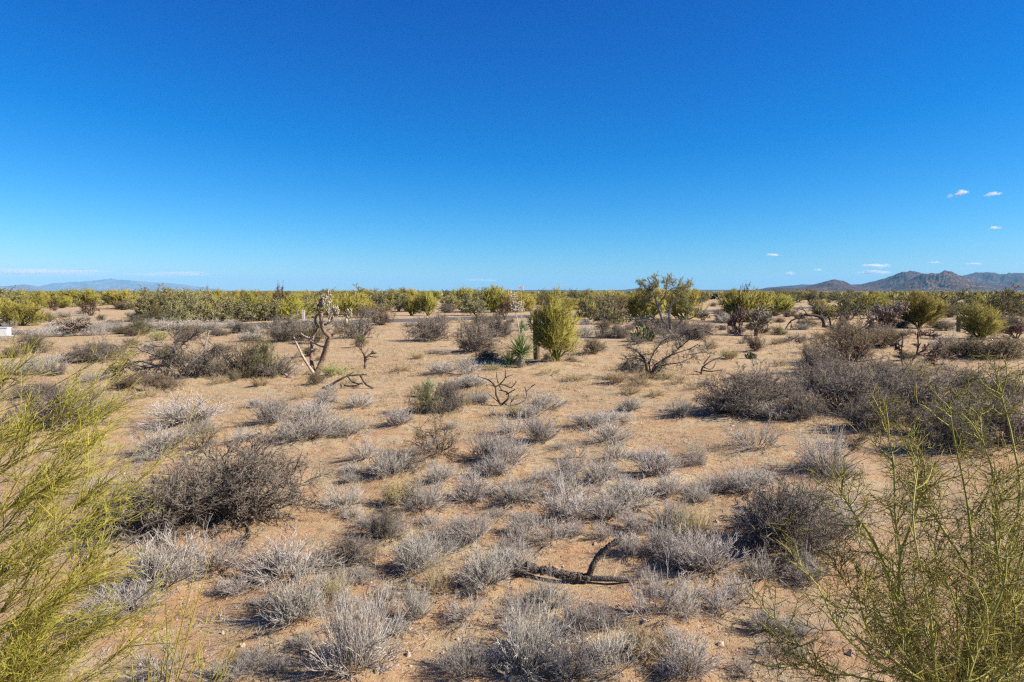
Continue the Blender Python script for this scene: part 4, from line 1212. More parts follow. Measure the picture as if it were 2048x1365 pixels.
# the belt behind the road
BELT, BROW = [], {}
ROADY = lambda px: 650 - 0.0314 * (px - 500)
def too_close(x, y, r):
    return any((x - a) ** 2 + (y - b) ** 2 < (r + c) ** 2 * 0.2 for a, b, c in BELT)
cnt = 0
for it in range(4000):
    if cnt >= 290: break
    px = rng.uniform(-60, 2110)
    py = 597 + 46 * rng.random() ** 1.35
    lim = min(ROADY(px) - 7, 642)
    if py > lim: continue
    if 60 < px < 275 and py > 622: continue
    if 770 < px < 1000 and py > 627: continue
    g = ground(px, py)
    d = depth_of(g)
    hm = rng.uniform(2.0, 3.5)
    if 0.30 < rng.random() < 0.38: hm = rng.uniform(3.4, 4.1)
    wm = hm * rng.uniform(1.3, 2.1)
    if too_close(g[0], g[1], wm / 2): continue
    BELT.append((g[0], g[1], wm / 2))
    kind = rng.choice(['pv', 'mesq', 'pv', 'pv', 'brown', 'mesq', 'rust'], p=[.24, .26, .16, .16, .10, .05, .03])
    if kind == 'brown': hm *= 0.55
    sec = ['above the white box', 'left of the road', 'behind the marker post', 'left of the pale track', 'behind the pale track', 'behind the tall yucca', 'behind the tall mesquite', 'behind the staghorn chollas', 'below the rounded hill', 'below the rugged mountain'][int(np.clip(px // 205, 0, 9))]
    row = 'front row' if py > lim - 9 else ('middle' if py > 608 else 'far edge')
    words = {'pv': 'yellow green palo verde', 'mesq': 'grey green mesquite', 'brown': 'brown shrub', 'rust': 'rust brown tree'}[kind]
    o = plant(kind, px, py, wm * F / d, hm * F / d, label=f'{words} in the {row} of the belt {sec}')
    BROW.setdefault((words, row, sec), []).append((px, o))
    cnt += 1

for it in range(130):        # growth in front of the road on its far stretch
    px, py = rng.uniform(1150, 2090), rng.uniform(602, 640)
    if abs(py - ROADY(px)) < 4.5 or (py > 622 and rng.random() < 0.55): continue
    g = ground(px, py); d = depth_of(g)
    kind = rng.choice(['pv', 'mesq', 'brown', 'olive', 'grey'], p=[.3, .25, .2, .15, .1])
    hm = rng.uniform(1.6, 3.0) if kind in ('pv', 'mesq') else rng.uniform(0.8, 1.5)
    wm = hm * rng.uniform(1.3, 2.0)
    if too_close(g[0], g[1], wm / 2): continue
    BELT.append((g[0], g[1], wm / 2))
    sec = ['right of the tall yucca', 'behind the tall mesquite', 'behind the staghorn chollas', 'below the rounded hill', 'below the rugged mountain'][int(np.clip((px - 1150) // 180, 0, 4))]
    words = {'pv': 'low yellow green palo verde', 'mesq': 'low grey green mesquite', 'brown': 'brown shrub', 'olive': 'olive shrub', 'grey': 'grey shrub'}[kind]
    row = 'nearer growth' if py > 620 else 'road side growth'
    o = plant(kind, px, py, wm * F / d, hm * F / d, label=f'{words} in the {row} {sec}')
    BROW.setdefault((words, row, sec), []).append((px, o))

# low bushes scattered over the open ground in front of the road
for it in range(150):
    px, py = rng.uniform(0, 2048), rng.uniform(626, 672)
    if abs(py - ROADY(px)) < 7 or (740 < px < 1000 and py > 640): continue
    g = ground(px, py); d = depth_of(g)
    kind = rng.choice(['bursage', 'brown', 'grey', 'olive'])
    wm = rng.uniform(0.8, 1.8)
    plant(kind, px, py, wm * F / d, wm * 0.5 * F / d)

# tangles of dead brush in the middle ground, off the pale track
made_ = 0
for it in range(600):
    if made_ >= 62: break
    px, py = rng.uniform(0, 2048), 645 + 125 * rng.random() ** 1.3
    if 690 < px < 1240 and py > 655 or (1240 < px < 1600 and py > 700) or abs(py - ROADY(px)) < 7: continue
    g = ground(px, py); d = depth_of(g)
    wm = rng.uniform(0.5, 1.5)
    if any((g[0] - a_[2]) ** 2 + (g[1] - a_[3]) ** 2 < (0.3 * (wm + a_[4])) ** 2 for a_ in AUTO): continue
    plant(rng.choice(['dead', 'grey', 'brown', 'straw', 'bursage', 'olive'], p=[.25, .2, .15, .15, .15, .1]), px, py, wm * F / d, wm * rng.uniform(0.35, 0.6) * F / d)
    made_ += 1

# far-off growth that reads as one mass
def scrub_mass(name, n, mat, label, seed):
    mb = MB()
    r = 260 * (3200 / 260) ** rng.random(n)
    th = rng.uniform(-0.75, 0.75, n)
    x, y = r * np.sin(th), r * np.cos(th)
    ok = np.abs(road_dist(x, y)) > 12
    x, y, r = x[ok], y[ok], r[ok]
    z = height(x, y)
    m = 22
    hgt = rng.uniform(2.0, 3.9, len(x))
    S = np.repeat(np.stack([x, y, z], -1), m, 0)
    az = rng.uniform(0, 2 * np.pi, len(S)); el = np.radians(rng.uniform(8, 88, len(S)))
    D = np.stack([np.cos(az) * np.cos(el) * 1.25, np.sin(az) * np.cos(el) * 1.25, np.sin(el)], -1)
    hh = np.repeat(hgt, m)[:, None]
    A = S + D * hh * rng.uniform(0.15, 0.5, (len(S), 1))
    B = S + D * hh * rng.uniform(0.75, 1.0, (len(S), 1))
    tubes(mb, np.stack([A, B], 1), np.repeat(hgt, m)[:, None] * rng.uniform(0.10, 0.19, (len(S), 1)) * np.ones((1, 2)), 3)
    o = link(name, mb.mesh(name, M[mat]))
    tag(o, label, 'scrub', kind='stuff')
scrub_mass('distant_green_scrub', 1900, 'far_green', 'distant yellow green desert scrub reaching the horizon', 1)
scrub_mass('distant_dark_scrub', 1000, 'mesquite_leaf', 'distant dark olive desert scrub reaching the horizon', 2)

# ------------------------------------------------------------------ the two palo verdes close to the camera
def near_left():
    base = np.array([-3.75, 4.25, 0.0])
    base[2] = float(height(base[0], base[1])) - 0.05
    trunk, br, tw = MB(), MB(), MB()
    hub = W(-130, 1500, 4.35)
    limb(trunk, [base, (base + hub) / 2 + np.array([0.06, 0, 0]), hub], 0.075, 0.06, 10, 9, 0.04)
    P0, stems = [], []
    for k in range(5):
        top = W(rng.uniform(-190, -90), rng.uniform(1000, 1120), rng.uniform(3.9, 5.2))
        stems.append(limb(trunk, [hub + 0.03 * rng.normal(size=3), hub + (top - hub) * 0.5 + 0.1 * rng.normal(size=3), top], 0.034, 0.010, 24, 8, 0.05))
    for k in range(32):
        st = stems[k % 5]
        a = st[int(rng.integers(1, 23))] if k > 6 else st[0]
        L_ = rng.uniform(0.7, 1.5); an = math.radians(rng.uniform(22, 52)); dy = rng.uniform(-0.35, 0.35)
        D_ = np.array([math.cos(an), dy, math.sin(an)])
        end = a + D_ * L_
        while end[2] > 2.25 + 0.12 * rng.random():      # the crown stays below the photographer's eye
            L_ *= 0.9; end = a + D_ * L_
        P0.append(limb(br, [a, a + D_ * L_ * 0.5 + np.array([0.03, 0.0, -0.05]) + 0.03 * rng.normal(size=3), end], 0.009, 0.0028, 12, 5, 0.06, tip=True))
    for k in range(8):       # a thin spray higher up
        d_ = rng.uniform(4.4, 5.6)
        x0, y0 = rng.uniform(-150, -50), rng.uniform(880, 1040)
        a = W(x0, y0, d_); end = W(x0 + rng.uniform(130, 320), y0 - rng.uniform(90, 190), d_ + 0.2 * rng.normal())
        st = stems[k % 5][-1]
        P0.append(limb(br, [st, a, (a + end) / 2 + 0.02 * rng.normal(size=3), end], 0.008, 0.0022, 12, 5, 0.06, tip=True))
    # a second, lower stem whose thin shoots rise at the bottom of the picture
    b2 = np.array([-2.55, 4.55, 0.0]); b2[2] = float(height(b2[0], b2[1])) - 0.03
    for tx, ty, td in [(430, 1085, 4.7), (512, 1246, 4.7), (395, 1120, 4.5), (445, 1200, 4.8), (470, 1290, 4.6), (330, 1180, 4.9), (380, 1290, 4.4), (300, 1250, 5.0), (350, 1215, 4.7), (260, 1290, 4.6), (420, 1330, 4.7)]:
        end = W(tx, ty, td)
        P0.append(limb(br, [b2 + 0.05 * rng.normal(size=3) * np.array([1, 1, 0]), b2 + (end - b2) * 0.5 + 0.04 * rng.normal(size=3), end], 0.008, 0.002, 12, 5, 0.05, tip=True))
    P0 = np.array(P0)
    big, small = P0[:40], P0[40:]
    S, D, _, t = offshoots(big, 11, 0.15, 1.0, 20, 9, 0.0)
    P1 = grow(S, D, rng.uniform(0.22, 0.62, len(S)) * (1.2 - 0.4 * t), 5, 0.07, 0.01)
    tubes(br, P1, taper(len(P1), 5, 0.0034, 0.0016), 4)
    S, D, _, t = offshoots(np.concatenate([P1, grow(small[:, 5], small[:, -1] - small[:, 5], 0.55, 5, 0.03)]), 9, 0.1, 0.98, 24, 9, 0.02)
    P2 = grow(S, D, rng.uniform(0.08, 0.28, len(S)), 4, 0.07, 0.01)
    tubes(tw, P2, taper(len(P2), 4, 0.0020, 0.0011), 3)
    S, D, _, t = offshoots(P2, 2, 0.1, 0.95, 28, 9, 0.0)
    P3 = grow(S, D, rng.uniform(0.03, 0.12, len(S)), 3, 0.07)
    tubes(tw, P3, taper(len(P3), 3, 0.0017, 0.0011), 3)
    finish('palo_verde_tree', base, 'yellow green palo verde close up at the left edge, thin shoots sweeping right', 'tree',
           [('trunk', trunk, 'pv_near_limb'), ('branches', br, 'pv_near'), ('twigs@branches', tw, 'pv_near')], None, 'close left palo verde')
near_left()

def near_right():
    base = np.array([3.35, 4.75, 0.0]); base[2] = float(height(base[0], base[1])) - 0.05
    trunk, br, tw = MB(), MB(), MB()
    hub = base + np.array([0.02, 0, 0.28])
    limb(trunk, [base, base + np.array([0.03, 0.0, 0.15]), hub], 0.07, 0.06, 8, 9, 0.04)
    paths = [([(1850,1365),(1800,1210),(1800,1110),(1790,1030),(1788,930),(1775,870),(1765,820)], 4.5), ([(1800,1210),(1745,1080),(1710,1030),(1680,980)], 4.5),
             ([(1935,1280),(1945,1150),(1940,1050),(1930,980),(1905,860),(1900,800)], 4.7), ([(1930,1280),(2000,1150),(2040,1000),(2025,880),(2005,800),(1990,735)], 4.8),
             ([(1940,1300),(2010,1200),(2060,1050),(2070,900),(2040,790)], 4.4), ([(1900,1400),(1760,1330),(1680,1260),(1640,1180),(1600,1130)], 4.3), ([(1880,1390),(1700,1350),(1600,1290),(1545,1230)], 4.2),
             ([(1800,1110),(1840,1000),(1850,940),(1830,880)], 4.6), ([(1945,1150),(1880,1050),(1850,1000),(1830,950)], 4.9), ([(1940,1050),(1985,960),(1965,880),(1960,820)], 4.9),
             ([(1960,1330),(2060,1250),(2120,1100),(2130,950)], 4.6), ([(1900,1380),(1830,1300),(1700,1180),(1660,1100)], 4.8), ([(1870,1400),(1720,1400),(1640,1340),(1590,1330)], 4.1),
             ([(1940,1290),(1900,1180),(1870,1110),(1880,1040)], 4.3), ([(2000,1150),(1990,1040),(2010,980)], 4.2), ([(1990,1350),(2020,1300),(2030,1220),(2000,1130)], 4.0), ([(1930,1330),(1850,1250),(1830,1180)], 4.1),
             ([(1960,1390),(1990,1300),(1960,1200)], 3.9), ([(1900,1400),(1800,1330),(1740,1270),(1725,1220)], 4.0)]
    for k in range(24):      # the thicket of lesser stems towards the corner
        x1, y1 = 1640 + 510 * rng.random() ** 0.6, rng.uniform(900, 1330)
        dd = rng.uniform(3.7, 5.4)
        paths.append(([(1900 + 0.2 * (x1 - 1900), 1420), (1900 + 0.6 * (x1 - 1900) + 15 * rng.normal(), 1420 + 0.4 * (y1 - 1420)), (x1 + 12 * rng.normal(), y1 + 0.25 * (1420 - y1)), (x1, y1)], dd))
    P0 = []
    for k, (pts, d) in enumerate(paths):
        dd, q = d, []
        for x, y in pts:
            q.append(W(x, y, dd)); dd += 0.09 * rng.normal()
        q = [hub + 0.03 * rng.normal(size=3)] + q if pts[0][1] > 1270 else q
        P0.append(limb(trunk if k < 6 or k == 10 else br, q, 0.0145 if k < 6 else 0.010, 0.003, 18, 6, 0.05, tip=True))
    P0 = np.array(P0)
    S, D, _, t = offshoots(P0, 19, 0.15, 1.0, 44, 12, 0.08)
    P1 = grow(S, D, rng.uniform(0.14, 0.48, len(S)) * (1.25 - 0.6 * t), 6, 0.16, 0.03)
    tubes(br, P1, taper(len(P1), 6, 0.0046, 0.002), 4)
    S, D, _, t = offshoots(P1, 9, 0.12, 1.0, 55, 12, 0.03)
    P2 = grow(S, D, rng.uniform(0.05, 0.2, len(S)), 4, 0.14)
    tubes(tw, P2, taper(len(P2), 4, 0.0024, 0.0014), 3)
    S, D, _, t = offshoots(P2, 3, 0.1, 1.0, 58, 12, 0.0)
    P3 = grow(S, D, rng.uniform(0.02, 0.075, len(S)), 2, 0.1)
    tubes(tw, P3, taper(len(P3), 2, 0.0017, 0.001), 3)
    finish('palo_verde_tree', base, 'green thorny palo verde close up in the lower right corner, upright pale limbs', 'tree',
           [('trunk', trunk, 'pv_right_limb'), ('branches', br, 'pv_right_limb'), ('twigs@branches', tw, 'pv_right')], None, 'close right palo verde')
near_right()

# ------------------------------------------------------------------ ground
def make_ground():
    fine = np.radians(np.arange(-46, 46.01, 0.26))
    coarse = np.radians(np.arange(51, 310, 5.0))
    ang = np.concatenate([fine, coarse])
    r = [0.0 + 1.5]
    while r[-1] < 140: r.append(r[-1] * 1.016)
    while r[-1] < 46000: r.append(r[-1] * 1.07)
    r = np.array(r)
    X = np.outer(r, np.sin(ang)); Y = np.outer(r, np.cos(ang))
    Z = height(X, Y)
    near = r < 60
    Z[near] += mound(X[near], Y[near])
    nr, na = X.shape
    V = np.stack([X, Y, Z], -1).reshape(-1, 3)
    k = np.arange(nr - 1)[:, None] * na
    i = np.arange(na); j = (i + 1) % na
    Q = np.stack([k + i, k + na + i, k + na + j, k + j], -1).reshape(-1, 4)[:, ::-1]
    mb = MB().add(V, Q)
    c = len(V)
    mb.add([[0, 0, float(height(0, 0))]])
    mb.T.append(np.stack([np.full(na, c), j, i], -1))
    o = link('desert_ground', mb.mesh('desert_ground', M['ground']))
    tag(o, 'tan and orange desert sand with straw and litter', None, kind='structure')
make_ground()

# ------------------------------------------------------------------ road
def strip(name, o0, o1, z, mat, parent=None, s0=-260, s1=900, dash=None):
    mb = MB()
    segs = [(s0, s1)] if dash is None else [(a, a + dash[0]) for a in np.arange(s0, s1, dash[1])]
    for a, b in segs:
        t = np.linspace(a, b, 60 if dash is None else 3)
        A = RA[None] + RD[None] * t[:, None] + RN[None] * o0
        B = RA[None] + RD[None] * t[:, None] + RN[None] * o1
        A[:, 2] = B[:, 2] = z
        n = len(t)
        i = np.arange(n - 1)
        mb.add(np.concatenate([A, B]), np.stack([i, i + 1, n + i + 1, n + i], -1))
    o = link(name, mb.mesh(name, M[mat]), parent)
    return o
road = tag(strip('road', -3.4, 3.4, 0.05, 'asphalt'), 'grey paved road crossing the desert behind the shrubs', None, kind='structure')
strip('edge_line', -3.15, -3.0, 0.056, 'paint_white', road)
strip('edge_line', 3.0, 3.15, 0.056, 'paint_white', road)
strip('centre_line', -0.16, -0.04, 0.056, 'paint_yellow', road)
strip('centre_line', 0.04, 0.16, 0.056, 'paint_yellow', road)

# ------------------------------------------------------------------ man-made things
def box_mb(cx, cy, cz, sx, sy, sz, b=0.01):
    """box with chamfered vertical and top edges"""
    x, y = sx / 2, sy / 2
    ring = lambda e, z: [(-x + e, -y, z), (x - e, -y, z), (x, -y + e, z), (x, y - e, z), (x - e, y, z), (-x + e, y, z), (-x, y - e, z), (-x, -y + e, z)]
    top = [(px * (1 - 2 * b / sx), py * (1 - 2 * b / sy), sz) for px, py, _ in ring(b, sz)]
    V = np.array(ring(b, 0) + ring(b, sz - b) + top) + np.array([cx, cy, cz])
    Q = [(k * 8 + i, k * 8 + (i + 1) % 8, k * 8 + 8 + (i + 1) % 8, k * 8 + 8 + i) for k in range(2) for i in range(8)]
    T = [(16, 16 + i, 17 + i) for i in range(1, 7)]
    return MB().add(V, Q, T)
g = ground(-6, 672); s = depth_of(g) / F
ub = empty('utility_box', g, 0.12)
tag(ub, 'low white utility box standing at the left edge of the picture', 'utility box')
link('body', box_mb(0, 0, -0.05, 46 * s, 0.5, 15 * s + 0.05, 0.02).mesh('utility_box_body', M['white_metal'], True), ub)
link('lid', box_mb(0, 0, 15 * s + 0.002, 48 * s, 0.54, 0.06, 0.015).mesh('utility_box_lid', M['lilac_plate'], True), ub)
link('base', box_mb(0, 0, -0.1, 52 * s, 0.6, 0.14, 0.02).mesh('utility_box_base', M['stone_pale'], True), ub)

g = ground(608, 652); s = depth_of(g) / F
mp = empty('road_marker', g, 0.1)
tag(mp, 'slim white road marker post with a pale plate beside the road', 'marker post')
link('post', box_mb(0.03, 0, -0.1, 0.10, 0.03, 31 * s + 0.1, 0.008).mesh('marker_post', M['white_metal'], True), mp)
link('plate', box_mb(-0.11, 0.0, 15 * s, 0.16, 0.012, 16 * s, 0.004).mesh('marker_plate', M['lilac_plate'], True), mp)
link('reflector', box_mb(0.03, -0.02, 28 * s, 0.06, 0.008, 0.09, 0.003).mesh('marker_reflector', M['lilac_plate'], True), mp)
LAND.append(('white marker post', g[0], g[1]))

for px, d, ht, lab in [(1624, 300, 3.9, 'short pale utility pole in the far belt in front of the first brown hill'), (1780, 470, 5.6, 'thin pale utility pole in the far belt below the rocky hill')]:
    p = W(px, HOR, d); p[2] = float(height(p[0], p[1]))
    o = empty('utility_pole', p); tag(o, lab, 'pole', 'utility poles')
    mb = MB(); limb(mb, [np.array([0, 0, -0.3]), np.array([0, 0, ht / 2]), np.array([0, 0, ht])], 0.16, 0.11, 6, 10, 0.0)
    link('pole', mb.mesh('pole', M['pole_wood']), o)
    mb = MB(); limb(mb, [np.array([-0.5, 0, ht - 0.3]), np.array([0, 0, ht - 0.3]), np.array([0.5, 0, ht - 0.3])], 0.05, 0.05, 4, 6, 0.0)
    link('crossarm', mb.mesh('crossarm', M['pole_wood']), o)

# ------------------------------------------------------------------ stones, gravel, litter, dry grass
def stone_mesh(mat):
    n = 40
    v = norm(rng.normal(size=(n, 3))) * rng.uniform(0.85, 1.1, (n, 1)) * np.array([0.5, 0.42, 0.32])
    import bmesh
    bm = bmesh.new()
    for p in v: bm.verts.new(p)
    bmesh.ops.convex_hull(bm, input=bm.verts)
    for q in [q for q in bm.verts if not q.link_faces]: bm.verts.remove(q)
    me = bpy.data.meshes.new('stone'); bm.to_mesh(me); bm.free()
    me.materials.append(M[mat]); me.shade_flat()
    return me
STONE = [stone_mesh('stone') for _ in range(4)]
PALE = [stone_mesh('stone_pale') for _ in range(2)]
def stone(px, py, w, me, label=None):
    g = ground(px, py); d = depth_of(g); wm = w * d / F
    o = link('stone', me); o.location = g + np.array([0, 0, wm * 0.08]); o.scale = (wm, wm, wm * rng.uniform(0.8, 1.1)); o.rotation_euler = (0, 0, rng.uniform(0, 6.28))
    tag(o, label, 'stone', 'loose stones on the sand')
    if not label: AUTO.append((o, 'small brown stone', g[0], g[1], wm))
stone(1465, 855, 13, PALE[0], 'largest pale stone on the sand left of the dark shrub bank')
stone(1495, 856, 7, PALE[1], 'small pale stone beside the largest pale one')
stone(1462, 861, 8, PALE[1], 'flat pale stone just in front of the largest pale one')
for zx, zy, w in [(430,1172,22),(625,1192,24),(455,1226,20),(485,1112,14),(550,1072,14),(420,1278,14),(410,1126,16),(303,943,12),(362,1187,11),(660,1075,12),(900,955,14),(985,985,12),(300,1180,15),(870,935,10),(500,1330,12),(560,1300,13)]:
    x, y, w_, _ = r6((zx, zy, w, w)); stone(x, y, w_, STONE[int(rng.integers(4))])
for x, y, w in [(560,1270,8),(520,1195,7),(640,1235,8),(1405,1020,7),(1430,1060,8),(1245,1300,7),(1470,1345,8),(1500,1240,7)]:
    stone(x, y, w, STONE[int(rng.integers(4))])

def scatter_view(n, r0, r1, power=1.0):
    r = r0 * (r1 / r0) ** (rng.random(n) ** power)
    th = rng.uniform(-0.72, 0.72, n)
    x, y = r * np.sin(th), r * np.cos(th)
    return x, y
def floor_z(x, y):
    return height(x, y) + mound(x, y)

n = 11000
x, y = scatter_view(n, 4.5, 26)
z = floor_z(x, y)
sz = rng.lognormal(math.log(0.0085), 0.6, n)
mb = MB()
ellipsoids(mb, np.stack([x, y, z], -1), sz[:, None] * rng.uniform(0.6, 1.3, (n, 3)) * np.array([1, 1, 0.75]), frames(n), 4, 3)
tag(link('gravel', mb.mesh('gravel', M['stone'], True)), 'fine gravel and clods strewn over the sand', 'gravel', kind='stuff')

# dead twigs and stalks lying about, thick around the shrubs they fell from
n = 32000
x, y = scatter_view(n, 4.5, 50, 0.8)
pick = rng.random(n) < 0.72
mm = np.array(MOUNDS)
ids = rng.integers(0, len(mm), n)
ox = mm[ids, 0] + mm[ids, 2] * rng.normal(size=n) * 0.9 ; oy = mm[ids, 1] + mm[ids, 2] * rng.normal(size=n) * 0.9
x = np.where(pick, ox, x); y = np.where(pick, oy, y)
S = np.stack([x, y, floor_z(x, y) + 0.008], -1)
D = rng.normal(size=(n, 3)) * np.array([1, 1, 0.12])
P = grow(S, D, rng.uniform(0.05, 0.22, n), 2, 0.22)
P[:, :, 2] = np.maximum(P[:, :, 2], floor_z(P[:, :, 0].ravel(), P[:, :, 1].ravel()).reshape(n, 2) + 0.004)
mb = MB(); tubes(mb, P, taper(n, 2, 0.003, 0.0016), 3)
tag(link('twig_litter', mb.mesh('twig_litter', M['shrub_grey'])), 'dead twigs and stalks littering the sand', 'litter', kind='stuff')

# stubble: broken stumps of dead clumps between the living ones
n = 1500
x, y = scatter_view(n, 5.2, 34, 0.8)
ok = fbm(x / 1.7, y / 1.7, 77, 3) > 0.47
x, y = x[ok], y[ok]
m = 16
sz = np.repeat(rng.uniform(0.5, 1.4, len(x)), m)
S = np.repeat(np.stack([x, y, floor_z(x, y) - 0.005], -1), m, 0) + rng.normal(size=(len(x) * m, 3)) * np.array([0.03, 0.03, 0])
D = rng.normal(size=S.shape) * np.array([0.8, 0.8, 0.25]) + np.array([0, 0, 0.55])
P = grow(S, D, rng.uniform(0.05, 0.17, len(S)) * sz, 2, 0.15)
mb = MB(); tubes(mb, P, taper(len(P), 2, 0.0028, 0.0018), 3)
tag(link('dead_stubble', mb.mesh('dead_stubble', M['bursage'])), 'low grey broken stubble between the clumps', 'stubble', kind='stuff')

# straw: short dry annual grass
n = 40000
x, y = scatter_view(n, 8, 80, 0.75)
dens = fbm(x / 2.3, y / 2.3, 31, 4)
ok = (dens > 0.49) & (np.abs(road_dist(x, y)) > 4.5)
x, y = x[ok], y[ok]
m = 6
S = np.repeat(np.stack([x, y, floor_z(x, y) - 0.005], -1), m, 0) + rng.normal(size=(len(x) * m, 3)) * np.array([0.05, 0.05, 0])
D = rng.normal(size=S.shape) * np.array([0.6, 0.6, 0.2]) + np.array([0, 0, 0.9])
mid = 0.6 + 0.9 * np.clip((S[:, 1] - 10) / 15, 0, 1)
P = grow(S, D, rng.uniform(0.04, 0.15, len(S)) * mid, 2, 0.2, -0.1)
mb = MB(); tubes(mb, P, taper(len(P), 2, 0.0042 * mid, 0.0025), 3)
tag(link('dry_grass', mb.mesh('dry_grass', M['straw'])), 'short straw coloured dry grass over the open ground', 'grass', kind='stuff')

# ------------------------------------------------------------------ mountains
def mountain(name, prof, dist, depth, mat, label, seed, rug=0.35, nu=260, nv=44):
    prof = np.array(prof, float)
    px = np.linspace(prof[0, 0], prof[-1, 0], nu)
    crest = np.interp(px, prof[:, 0], prof[:, 1])
    ang = np.maximum(HOR - crest, 0)
    v = np.linspace(-1, 1, nv)
    u = (px - CX) / F
    Dp = dist + depth * v
    X = np.outer(Dp, u); Y = np.repeat(Dp[:, None], nu, 1)
    sx = X / (depth * 0.55) ; sy = Y / (depth * 0.55)
    # spurs: valleys run down from the crest
    ridge = 1 - np.minimum(1, 2.4 * np.abs(2 * fbm(sx * 2.2, sy * 0.8, seed, 5) - 1))
    a = np.abs(v)[:, None]
    shape = (1 - a) ** (1.0 + 0.5 * rug)
    warp = (fbm(sx * 1.1, sy * 1.1, seed + 7, 3) - 0.5) * 14 * a
    ang2 = np.interp((px[None] + warp * (prof[-1, 0] - prof[0, 0]) / 60).ravel(), px, ang).reshape(nv, nu)
    Z = ang2 / F * dist * shape * (1 - rug * a ** 0.6 * (1 - ridge) * 1.8)
    Z += ang2 / F * dist * 0.40 * rug * (1 - 2.2 * np.abs(2 * fbm(sx * 4, sy * 3, seed + 3, 5) - 1)) * (1 - a) ** 0.35 * np.minimum(1, 0.25 + 3 * a)
    Z = Z - 8 * a ** 6 - 3 + H * (1 - a)
    k = np.arange(nv - 1)[:, None] * nu
    i = np.arange(nu - 1)
    Q = np.stack([k + i, k + i + 1, k + nu + i + 1, k + nu + i], -1).reshape(-1, 4)
    o = link(name, MB().add(np.stack([X, Y, Z], -1).reshape(-1, 3), Q).mesh(name, M[mat]))
    tag(o, label, None, kind='structure')
def q4(l): return [(1520 + a / 3.879, 540 + b / 3.879) for a, b in l]
mountain('mountain', q4([(-150,163),(0,148),(110,134),(280,140),(360,125),(470,98),(530,78),(575,69),(640,84),(720,120),(800,140),(950,163)]), 7800, 1400, 'hill_brown', 'rounded brown hill at the left end of the range', 3, 0.55)
mountain('mountain', q4([(600,163),(700,128),(780,111),(900,82),(1000,50),(1080,12),(1140,1),(1200,12),(1260,30),(1340,60),(1500,100),(1700,163)]), 9300, 1600, 'hill_brown', 'highest brown mountain with a smooth dark summit', 5, 0.55)
mountain('mountain', q4([(950,165),(1010,150),(1100,100),(1180,60),(1260,28),(1320,22),(1365,24),(1410,8),(1470,15),(1550,48),(1640,80),(1740,115),(1900,163)]), 7600, 1500, 'hill_rocky', 'rugged mountain with pale rock outcrops in front of the summit', 9, 0.65)
mountain('mountain', q4([(1350,150),(1500,70),(1560,45),(1640,25),(1740,9),(1800,12),(1850,22),(1950,16),(2060,22),(2200,14),(2400,40),(2700,120)]), 12500, 2400, 'hill_far', 'long bluish range behind at the right edge', 13, 0.55)
mountain('mountain', q4([(1500,160),(1650,120),(1800,100),(1950,92),(2100,85),(2300,100),(2600,160)]), 9800, 1200, 'hill_brown', 'low pale brown foothill in front of the long bluish range', 17, 0.4)
mountain('mountain', q4([(-100,166),(60,135),(250,120),(330,112),(430,112),(560,120),(760,108),(900,130),(1000,165)]), 13500, 1800, 'hill_far', 'low distant ridge behind the rounded brown hill', 21, 0.4)
mountain('mountain', [(860,582.0),(960,581),(1060,580.2),(1160,580.6),(1240,580.2),(1262,578),(1278,575.5),(1295,576.5),(1330,580.0),(1420,579.8),(1540,579.6),(1640,580),(1740,582)], 14000, 1800, 'hill_brown', 'very low dark ridge along the horizon in the middle', 25, 0.2)
mountain('mountain', [(-200,575),(-90,571),(0,571.5),(15,573),(30,570),(50,568.5),(65,569.5),(85,575),(110,582.5)], 27000, 2600, 'hill_haze_pale', 'lilac mountain at the left edge', 29, 0.45)
mountain('mountain', [(40,584),(90,571),(110,566),(140,564.5),(170,562.5),(200,559.5),(225,557),(245,558.5),(270,562),(310,565),(340,566.5),(380,571),(430,578),(480,584)], 40000, 4800, 'hill_haze_pale', 'long pale blue mountain range far away on the left', 33, 0.5)
mountain('mountain', [(90,584),(130,582),(150,580.5),(170,581),(215,584)], 30000, 1800, 'hill_haze_pale', 'small lilac foothill in front of the pale blue range', 37, 0.4)

